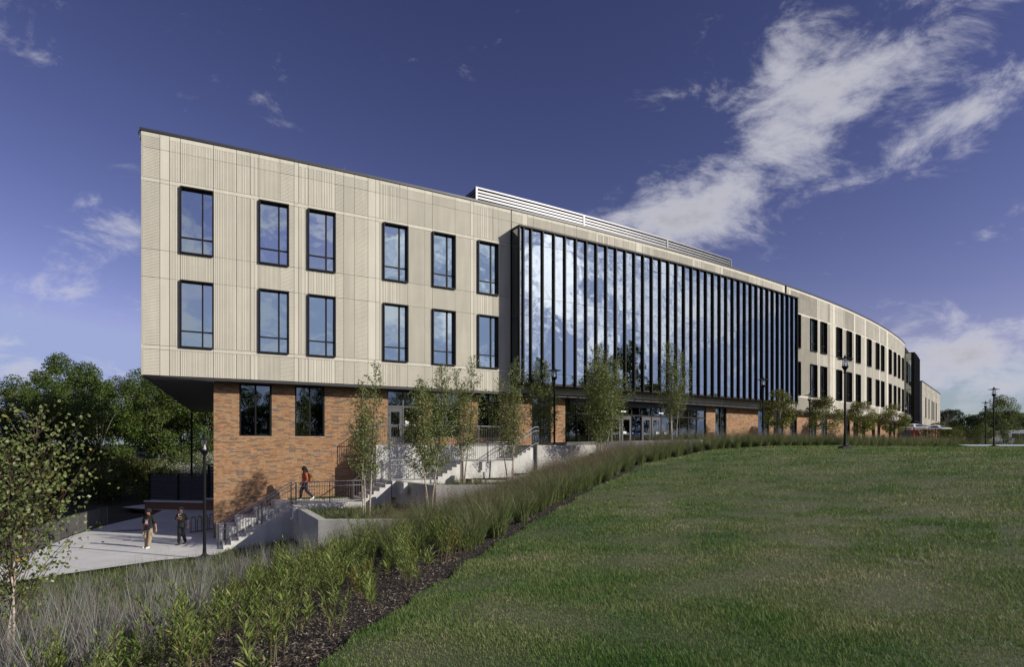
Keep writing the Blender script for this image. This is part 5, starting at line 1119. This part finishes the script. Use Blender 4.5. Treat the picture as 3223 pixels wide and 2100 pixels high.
def person(loc, rz, label, P):
    e = empty('person', loc, rz, label, 'person')
    body = MB(); hp = Vector(P['head']); nk = Vector(P['neck'])
    fwd = Vector(P['look']).normalized(); side = fwd.cross(Vector((0,0,1))).normalized(); upv = side.cross(fwd)
    # head: skull, jaw, nose, ears, brow
    ball(body, hp, .098, .80, .95, 1.16, 14); ball(body, hp+fwd*.028-upv*.055, .068, .86, .9, .95, 10)
    body.tube([hp+fwd*.088+upv*.012, hp+fwd*.112-upv*.028], [.010,.016], 6)
    for s in (-1, 1): ball(body, hp+side*s*.082-upv*.012, .026, .4, .7, 1.15)
    body.tube([nk-Vector((0,0,.06)), nk, hp-upv*.06], [.062,.054,.05], 10)
    ring_loft(body, [(x, y, z, rx*.93, ry*.93) for x, y, z, rx, ry in P['torso']])
    for a in P['arms']: limb_t(body, [Vector(q) for q in a['p']], (.052,.040,.027)); hand(body, a['p'][2], a['d'], a['c'], a['t'])
    for l in P['legs']: limb_t(body, [Vector(q) for q in l['p']], (.082,.055,.038)); f = Vector(l['foot']).normalized(); body.tube([Vector(l['p'][2])-f*.03-Vector((0,0,.03)), Vector(l['p'][2])+f*.15-Vector((0,0,.05))], [.038,.03], 8)
    b = blob('body', body, P['skin'], e, .0095)
    for s in (-1, 1): ev = MB(); ball(ev, hp+fwd*.082+side*s*.033+upv*.008, .011); ev.build('eye', EYEM, e)
    mo = MB(); mo.tube([hp+fwd*.083-upv*.062-side*.024, hp+fwd*.092-upv*.062, hp+fwd*.083-upv*.062+side*.024], .006, 5); mo.build('mouth', mat('lips', (.20,.08,.06), .5), e)
    sh = MB(); ring_loft(sh, P['torso']+[P['torso'][-1][:2]+(P['torso'][-1][2]+.02,)+(.075,.07)])
    for a in P['arms']: limb_t(sh, [Vector(a['p'][0]), Vector(a['p'][0]).lerp(Vector(a['p'][1]), a.get('slv', .85))], (.066, P['sleeve']))
    if P.get('long'): 
        for a in P['arms']: limb_t(sh, [Vector(q) for q in a['p'][:2]]+[Vector(a['p'][1]).lerp(Vector(a['p'][2]), .8)], (.072,.056,.044))
    blob('shirt', sh, P['shirt'], e, .012, 4)
    tr = MB(); hz = P['torso'][0]; ring_loft(tr, [(hz[0], hz[1], P['hip']-.14, hz[3]*.86, hz[4]*.90), (hz[0], hz[1], P['hip']+.04, hz[3]*.86, hz[4]*.86)])
    for l in P['legs']: limb_t(tr, [Vector(q) for q in l['p'][:2]]+[Vector(l['p'][1]).lerp(Vector(l['p'][2]), .93)], P['legr'])
    blob('trousers', tr, P['pants'], e, .012, 4)
    for l in P['legs']:
        so = MB(); f = Vector(l['foot']).normalized(); a = Vector(l['p'][2]); h = a-Vector((0,0,.052)); so.tube([h-f*.07, h-f*.045, h+f*.06-Vector((0,0,.005)), h+f*.16-Vector((0,0,.018)), h+f*.20-Vector((0,0,.022))], [.02,.043,.047,.038,.015], 10); so.tube([h-f*.02+Vector((0,0,.08)), h], [.045,.048], 10)
        blob('shoe', so, P['shoe'], e, .01, 3)
    hr = MB(); rr = random.Random(3)
    if P['hair'] == 'curly':
        for i in range(46):
            v = Vector((rr.gauss(0,1), rr.gauss(0,1), rr.gauss(.5,1))).normalized()
            q = v.dot(fwd); zc = v.dot(upv)
            if zc < -.15 or (q > .35 and zc < .45): continue
            ball(hr, hp+Vector((v.x*.098, v.y*.108, v.z*.118))+upv*.028-fwd*.012, rr.uniform(.034,.048))
        ball(hr, hp+upv*.045-fwd*.022, .098, .95,1,.9)
    else:
        ball(hr, hp+upv*.02-fwd*.02, .112, .95,1.02,1.12); B_ = -fwd
        hr.tube([hp+B_*.05+upv*.03, hp+B_*.09-upv*.14, hp+B_*.14-upv*.32, hp+B_*.15-upv*.46], [.10,.10,.085,.035], 10)
        for s in (-1,1): hr.tube([hp+side*s*.075, hp+side*s*.095-upv*.14+fwd*.01, hp+side*s*.09-upv*.30+fwd*.05], [.05,.045,.02], 8)
    blob('hair', hr, HAIR, e, .012, 2)
    return e
T = lambda dz=0: None
# front man in khaki trousers (walking towards the viewer, looking down to his left)
P1 = dict(skin=SKIN_A, shirt=TEE, pants=KHAKI, shoe=SHOEW, hair='curly', head=(.02,-.05,1.555), neck=(0,.0,1.42), look=(.35,-1,-.55), hip=.90, sleeve=.076, legr=(.100,.092,.075),
  torso=[(0,0,.77,.200,.14),(0,0,.95,.19,.13),(0,0,1.12,.19,.125),(0,.005,1.28,.205,.125),(0,.01,1.36,.185,.105),(0,.01,1.41,.10,.075)],
  arms=[dict(p=[(-.20,0,1.33),(-.285,.03,1.06),(-.29,-.02,.82)], d=(0,-.1,-1), c=(.5,-.5,0), t=(.3,-1,0)), dict(p=[(.20,0,1.33),(.29,.04,1.06),(.36,.0,.82)], d=(.2,-.1,-1), c=(-.5,-.4,0), t=(-.3,-1,0))],
  legs=[dict(p=[(-.095,0,.86),(-.10,-.06,.48),(-.105,-.02,.085)], foot=(-.15,-1,0)), dict(p=[(.095,0,.86),(.115,-.07,.48),(.115,-.16,.085)], foot=(.12,-1,0))])
p1 = person((-16.05,26.68,-4.55), R(-8), 'person in black graphic T-shirt, khaki cargo trousers and white shoes, looking down', P1)
def flat(name, m, pts, parent, y=-.148):
    MB().add([(x, y+abs(x)*.16, z) for x, z in pts], [tuple(range(len(pts)))]).build(name, m, parent)
INK = {k: mat('print_%s' % k, c, .8, .1, 30) for k, c in (('red',(.5,.03,.03)),('white',(.7,.7,.7)),('orange',(.6,.22,.03)),('brown',(.35,.14,.07)),('blue',(.25,.4,.7)))}
for k, pts in (('brown',[(-.10,1.27),(-.02,1.25),(.10,1.28),(.09,1.20),(.06,1.16),(-.06,1.16),(-.09,1.21)]),): flat('shirt_print', INK[k], pts, p1)
flat('shirt_print', INK['white'], [(-.04,1.20),(.05,1.20),(.08,1.06),(-.09,1.06)], p1, -.151); flat('shirt_print', INK['blue'], [(-.09,1.10),(-.05,1.12),(-.05,1.05),(-.10,1.05)], p1, -.154); flat('shirt_print', INK['red'], [(-.10,1.05),(.11,1.04),(.10,.99),(-.09,1.0)], p1, -.152)
w = MB(); w.lathe([(.031,-.012),(.031,.012)], 10, (-.29,-.015,.845)); w.build('wristband', mat('green_band', (.25,.5,.05), .5), p1)
for s in (-1, 1): b = MB(); b.box(s*.20-.03, s*.20+.03, -.11, .06, .50, .68); o = b.build('cargo_pocket', KHAKI, p1); md = o.modifiers.new('bevel','BEVEL'); md.width = .02; md.segments = 3
# second man all in black, hand to the chin
P2 = dict(skin=SKIN_B, shirt=TEE2, pants=BLACKP, shoe=BLACKP, hair='curly', head=(-.01,-.05,1.555), neck=(0,.0,1.42), look=(.30,-1,-.18), hip=.90, sleeve=.062, legr=(.098,.085,.065),
  torso=[(0,0,.80,.180,.13),(0,0,.95,.165,.12),(0,0,1.12,.17,.12),(0,.005,1.28,.19,.12),(0,.01,1.36,.175,.10),(0,.01,1.41,.09,.075)],
  arms=[dict(p=[(-.19,0,1.33),(-.25,-.05,1.08),(-.02,-.17,1.32)], d=(.5,.1,1), c=(.5,.4,.2), t=(.8,.3,0), slv=.8), dict(p=[(.19,0,1.33),(.255,.05,1.08),(.31,-.01,.86)], d=(.15,-.15,-1), c=(-.5,-.4,0), t=(-.3,-1,0), slv=.75)],
  legs=[dict(p=[(-.09,0,.86),(-.05,-.09,.49),(-.03,-.16,.085)], foot=(-.05,-1,0)), dict(p=[(.09,0,.86),(.085,-.02,.47),(.05,.20,.12)], foot=(.1,-1,-.25))])
p2 = person((-15.05,27.5,-4.55), R(-4), 'person in black clothes with orange lettering on the T-shirt, one hand raised to the chin', P2)
ph = MB().box(-.02,.0,-.215,-.205,1.33,1.40); ph.build('held_card', INK['white'], p2)
cu = bpy.data.curves.new('lettering', 'FONT'); cu.body = 'SOCCER'; cu.size = .062; cu.align_x = 'CENTER'; cu.extrude = .001
to = bpy.data.objects.new('lettering', cu); COL.objects.link(to); bpy.context.view_layer.update(); tm = bpy.data.meshes.new_from_object(to.evaluated_get(bpy.context.evaluated_depsgraph_get())); bpy.data.objects.remove(to); tm.materials.clear(); tm.materials.append(INK['orange'])
lt = link('lettering', tm, p2, (.01,-.142,1.20)); lt.rotation_euler = (R(84), 0, 0)
flat('shirt_print', INK['white'], [(-.07,1.275),(.09,1.275),(.09,1.26),(-.07,1.26)], p2, -.143); flat('shirt_print', INK['orange'], [(-.03,1.18),(.03,1.18),(.035,1.145),(-.025,1.145)], p2, -.140); flat('shirt_print', INK['white'], [(-.07,1.175),(-.04,1.18),(-.04,1.155),(-.06,1.15)], p2, -.140); flat('shirt_print', INK['white'], [(.04,1.18),(.07,1.175),(.065,1.15),(.045,1.155)], p2, -.140)
# woman in orange walking down towards the left, rucksack on her back (faces -Y locally)
P3_ = dict(skin=SKIN_B, shirt=ORANGE, pants=DENIM, shoe=SHOEW, hair='long', head=(0,-.06,1.555), neck=(0,-.01,1.42), look=(-.12,-1,-.12), hip=.90, sleeve=.07, legr=(.115,.085,.06), long=True,
  torso=[(0,0,.82,.18,.15),(0,0,.95,.165,.14),(0,-.005,1.12,.165,.14),(0,-.01,1.26,.18,.15),(0,.0,1.35,.165,.11),(0,.0,1.41,.085,.07)],
  arms=[dict(p=[(-.19,0,1.32),(-.23,.03,1.05),(-.20,-.14,.88)], d=(0,-.6,-1), c=(.6,-.3,0), t=(.4,-1,0)), dict(p=[(.19,0,1.32),(.23,.06,1.05),(.21,-.06,.84)], d=(0,-.3,-1), c=(-.6,-.3,0), t=(-.4,-1,0))],
  legs=[dict(p=[(-.085,0,.86),(-.085,-.17,.48),(-.08,-.20,.085)], foot=(0,-1,.08)), dict(p=[(.085,0,.86),(.085,.06,.47),(.08,.36,.16)], foot=(0,-1,-.5))])
wx, wy = pos(6.95, .75); p3 = person((wx, wy, L1), head(7)-R(90), 'person with long black hair, orange shirt and dark jeans walking on the stair landing', P3_)
bp = empty('backpack', (wx, wy, L1), head(7)-R(90), 'tan brown rucksack on the back of the person in orange', 'backpack')
bb = MB(); ring_loft(bb, [(0,.235,.86,.10,.07),(0,.245,.90,.145,.105),(0,.25,1.05,.15,.115),(0,.24,1.22,.14,.105),(0,.225,1.32,.09,.07)]); blob('bag', bb, LEATHER, bp, .014, 3); b2 = MB(); ring_loft(b2, [(0,.34,.90,.10,.03),(0,.36,.98,.11,.05),(0,.345,1.08,.10,.03)]); blob('front_pocket', b2, LEATHER, bp, .012, 3)
for s in (-1, 1): t = MB(); t.tube([(s*.11,.17,1.30),(s*.12,.02,1.405),(s*.12,-.125,1.30),(s*.14,-.12,1.12),(s*.15,.12,.95)], .018, 6); t.build('strap', LEATHER, bp)

# ================================================================== FAR RIGHT: solar umbrella tables, vehicles
PANEL = mat('solar_panel', (.015,.02,.045), .25, .1, 6); 
def solar_table():
    e = empty('umbrella_table', (0,0,0))
    MB().lathe([(.30,0),(.30,.03),(.09,.06),(.075,2.5),(.0,2.5)], 10).build('post', RED, e); MB().lathe([(0,.74),(.60,.74),(.62,.755),(.60,.77),(0,.77)], 18).build('table_top', mat('wood_slat', (.32,.25,.17), .7, .2, 6), e)
    r0, r1, z0, z1 = .55, 1.75, 2.80, 2.42
    for k in range(6):
        a0_, a1_ = k*math.pi/3, (k+1)*math.pi/3; c = lambda r, a, z: (r*math.cos(a), r*math.sin(a), z)
        q = [c(r0,a0_,z0), c(r1,a0_,z1), c(r1,a1_,z1), c(r0,a1_,z0)]; MB().add(q+[(x,y,z-.05) for x,y,z in q], [(0,1,2,3),(7,6,5,4),(1,5,6,2),(0,4,5,1),(3,2,6,7)]).build('canopy_panel', WHITE, e)
        m0 = .12; p = [Vector(v) for v in q]; cen = sum(p, Vector())/4; MB().add([v.lerp(cen, .22)+Vector((0,0,.012)) for v in p], [(0,1,2,3)]).build('solar_cell', PANEL, e)
        MB().tube([(0,0,2.25), (r1*.9*math.cos(a0_), r1*.9*math.sin(a0_), z1-.03)], .02, 5).build('rib', RED, e)
    MB().lathe([(r0,z0-.03),(r0+.02,z0+.02),(0,z0+.12)], 6).build('cap', WHITE, e); return e
st = solar_table(); ST = [(50.2,75.4,'left solar umbrella table in front of the dark glass bay'), (56.3,80.2,'right solar umbrella table, nearest the green bushes'), (57.0,85.0,'rear solar umbrella table half hidden between the other two')]
def chair(me=None):
    e = empty('patio_chair', (0,0,0)); MB().box(-.24,.24,-.24,.24,.43,.47).build('seat', RED, e)
    for i in range(4): MB().box(-.24,.24,.22+.02*i,.25+.02*i,.55+i*.12,.63+i*.12).build('back_slat', RED, e)
    for x in (-.22,.22):
        MB().bar((x,.22,.3),(x,.30,1.02),.04,.04).build('back_post', RED, e)
        for y in (-.2,.2): MB().box(x-.02,x+.02,y-.02,y+.02,0,.43).build('leg', RED, e)
    return e
ch = chair(); nch = 0
for i, (x, y, lb) in enumerate(ST):
    o = st if i == 0 else copy_tree(st); o.location = (x, y, tz(x, y)); o.rotation_euler.z = .3*i; tag(o, lb, 'table', 'solar umbrella tables')
    for k in range(4):
        c = ch if nch == 0 else copy_tree(ch); a = k*math.pi/2+.5+i*.4; c.location = (x+1.15*math.cos(a), y+1.15*math.sin(a), tz(x, y)); c.rotation_euler.z = a-math.pi/2; nch += 1
        tag(c, 'red slat-backed chair around the %s solar umbrella table' % ('left','right','rear')[i], 'chair', 'red chairs around the %s umbrella table' % ('left','right','rear')[i])
def vehicle(name, loc, rz, label, cat, prof, W_, col, wins, wheels, wr):
    e = empty(name, loc, rz, label, cat); n = len(prof); mb = MB(); mb.add([(x,-W_/2,z) for x,z in prof]+[(x,W_/2,z) for x,z in prof], [tuple(range(n)), tuple(reversed(range(n,2*n)))]+[(i,n+i,n+(i+1)%n,(i+1)%n) for i in range(n)]); o = mb.build('body', col, e); md = o.modifiers.new('bevel','BEVEL'); md.width = .06; md.segments = 3
    for x0, x1, z0, z1 in wins:
        for s in (-1,1): MB().box(x0,x1,s*W_/2-.012,s*W_/2+.012,z0,z1).build('window', PANEL, e)
    for x in wheels:
        for s in (-1,1): 
            w = MB(); w.tube([(x,s*(W_/2-.2),wr),(x,s*(W_/2+.02),wr)], wr, 16); q = w.build('wheel', BLACK, e); MB().tube([(x,s*(W_/2+.0),wr),(x,s*(W_/2+.03),wr)], wr*.55, 12).build('rim', STEEL, q)
    return e
vehicle('shuttle_van', (86.0,104,-.32), R(165), 'white shuttle van parked at the far right edge behind shrubs', 'van', [(-3.2,.4),(3.3,.4),(3.35,1.1),(2.4,1.35),(2.0,2.3),(1.6,2.75),(-3.1,2.75),(-3.25,2.5)], 2.2, WHITE, [(-2.9,-1.9,1.4,2.2),(-1.75,-.75,1.4,2.2),(-.6,.4,1.4,2.2),(.9,1.9,1.35,2.2)], (-2.0,2.2), .4)
vehicle('parked_car', (74.5,100,-.32), R(170), 'dark parked car far off left of the bright young tree', 'car', [(-2.1,.3),(2.1,.3),(2.15,.75),(1.2,.85),(.5,1.4),(-1.2,1.42),(-2.0,.9),(-2.15,.7)], 1.75, mat('dark_car_paint', (.03,.035,.05), .3, .05, 1), [(-1.1,-.2,.92,1.32),(-.1,.6,.92,1.3)], (-1.3,1.3), .32)
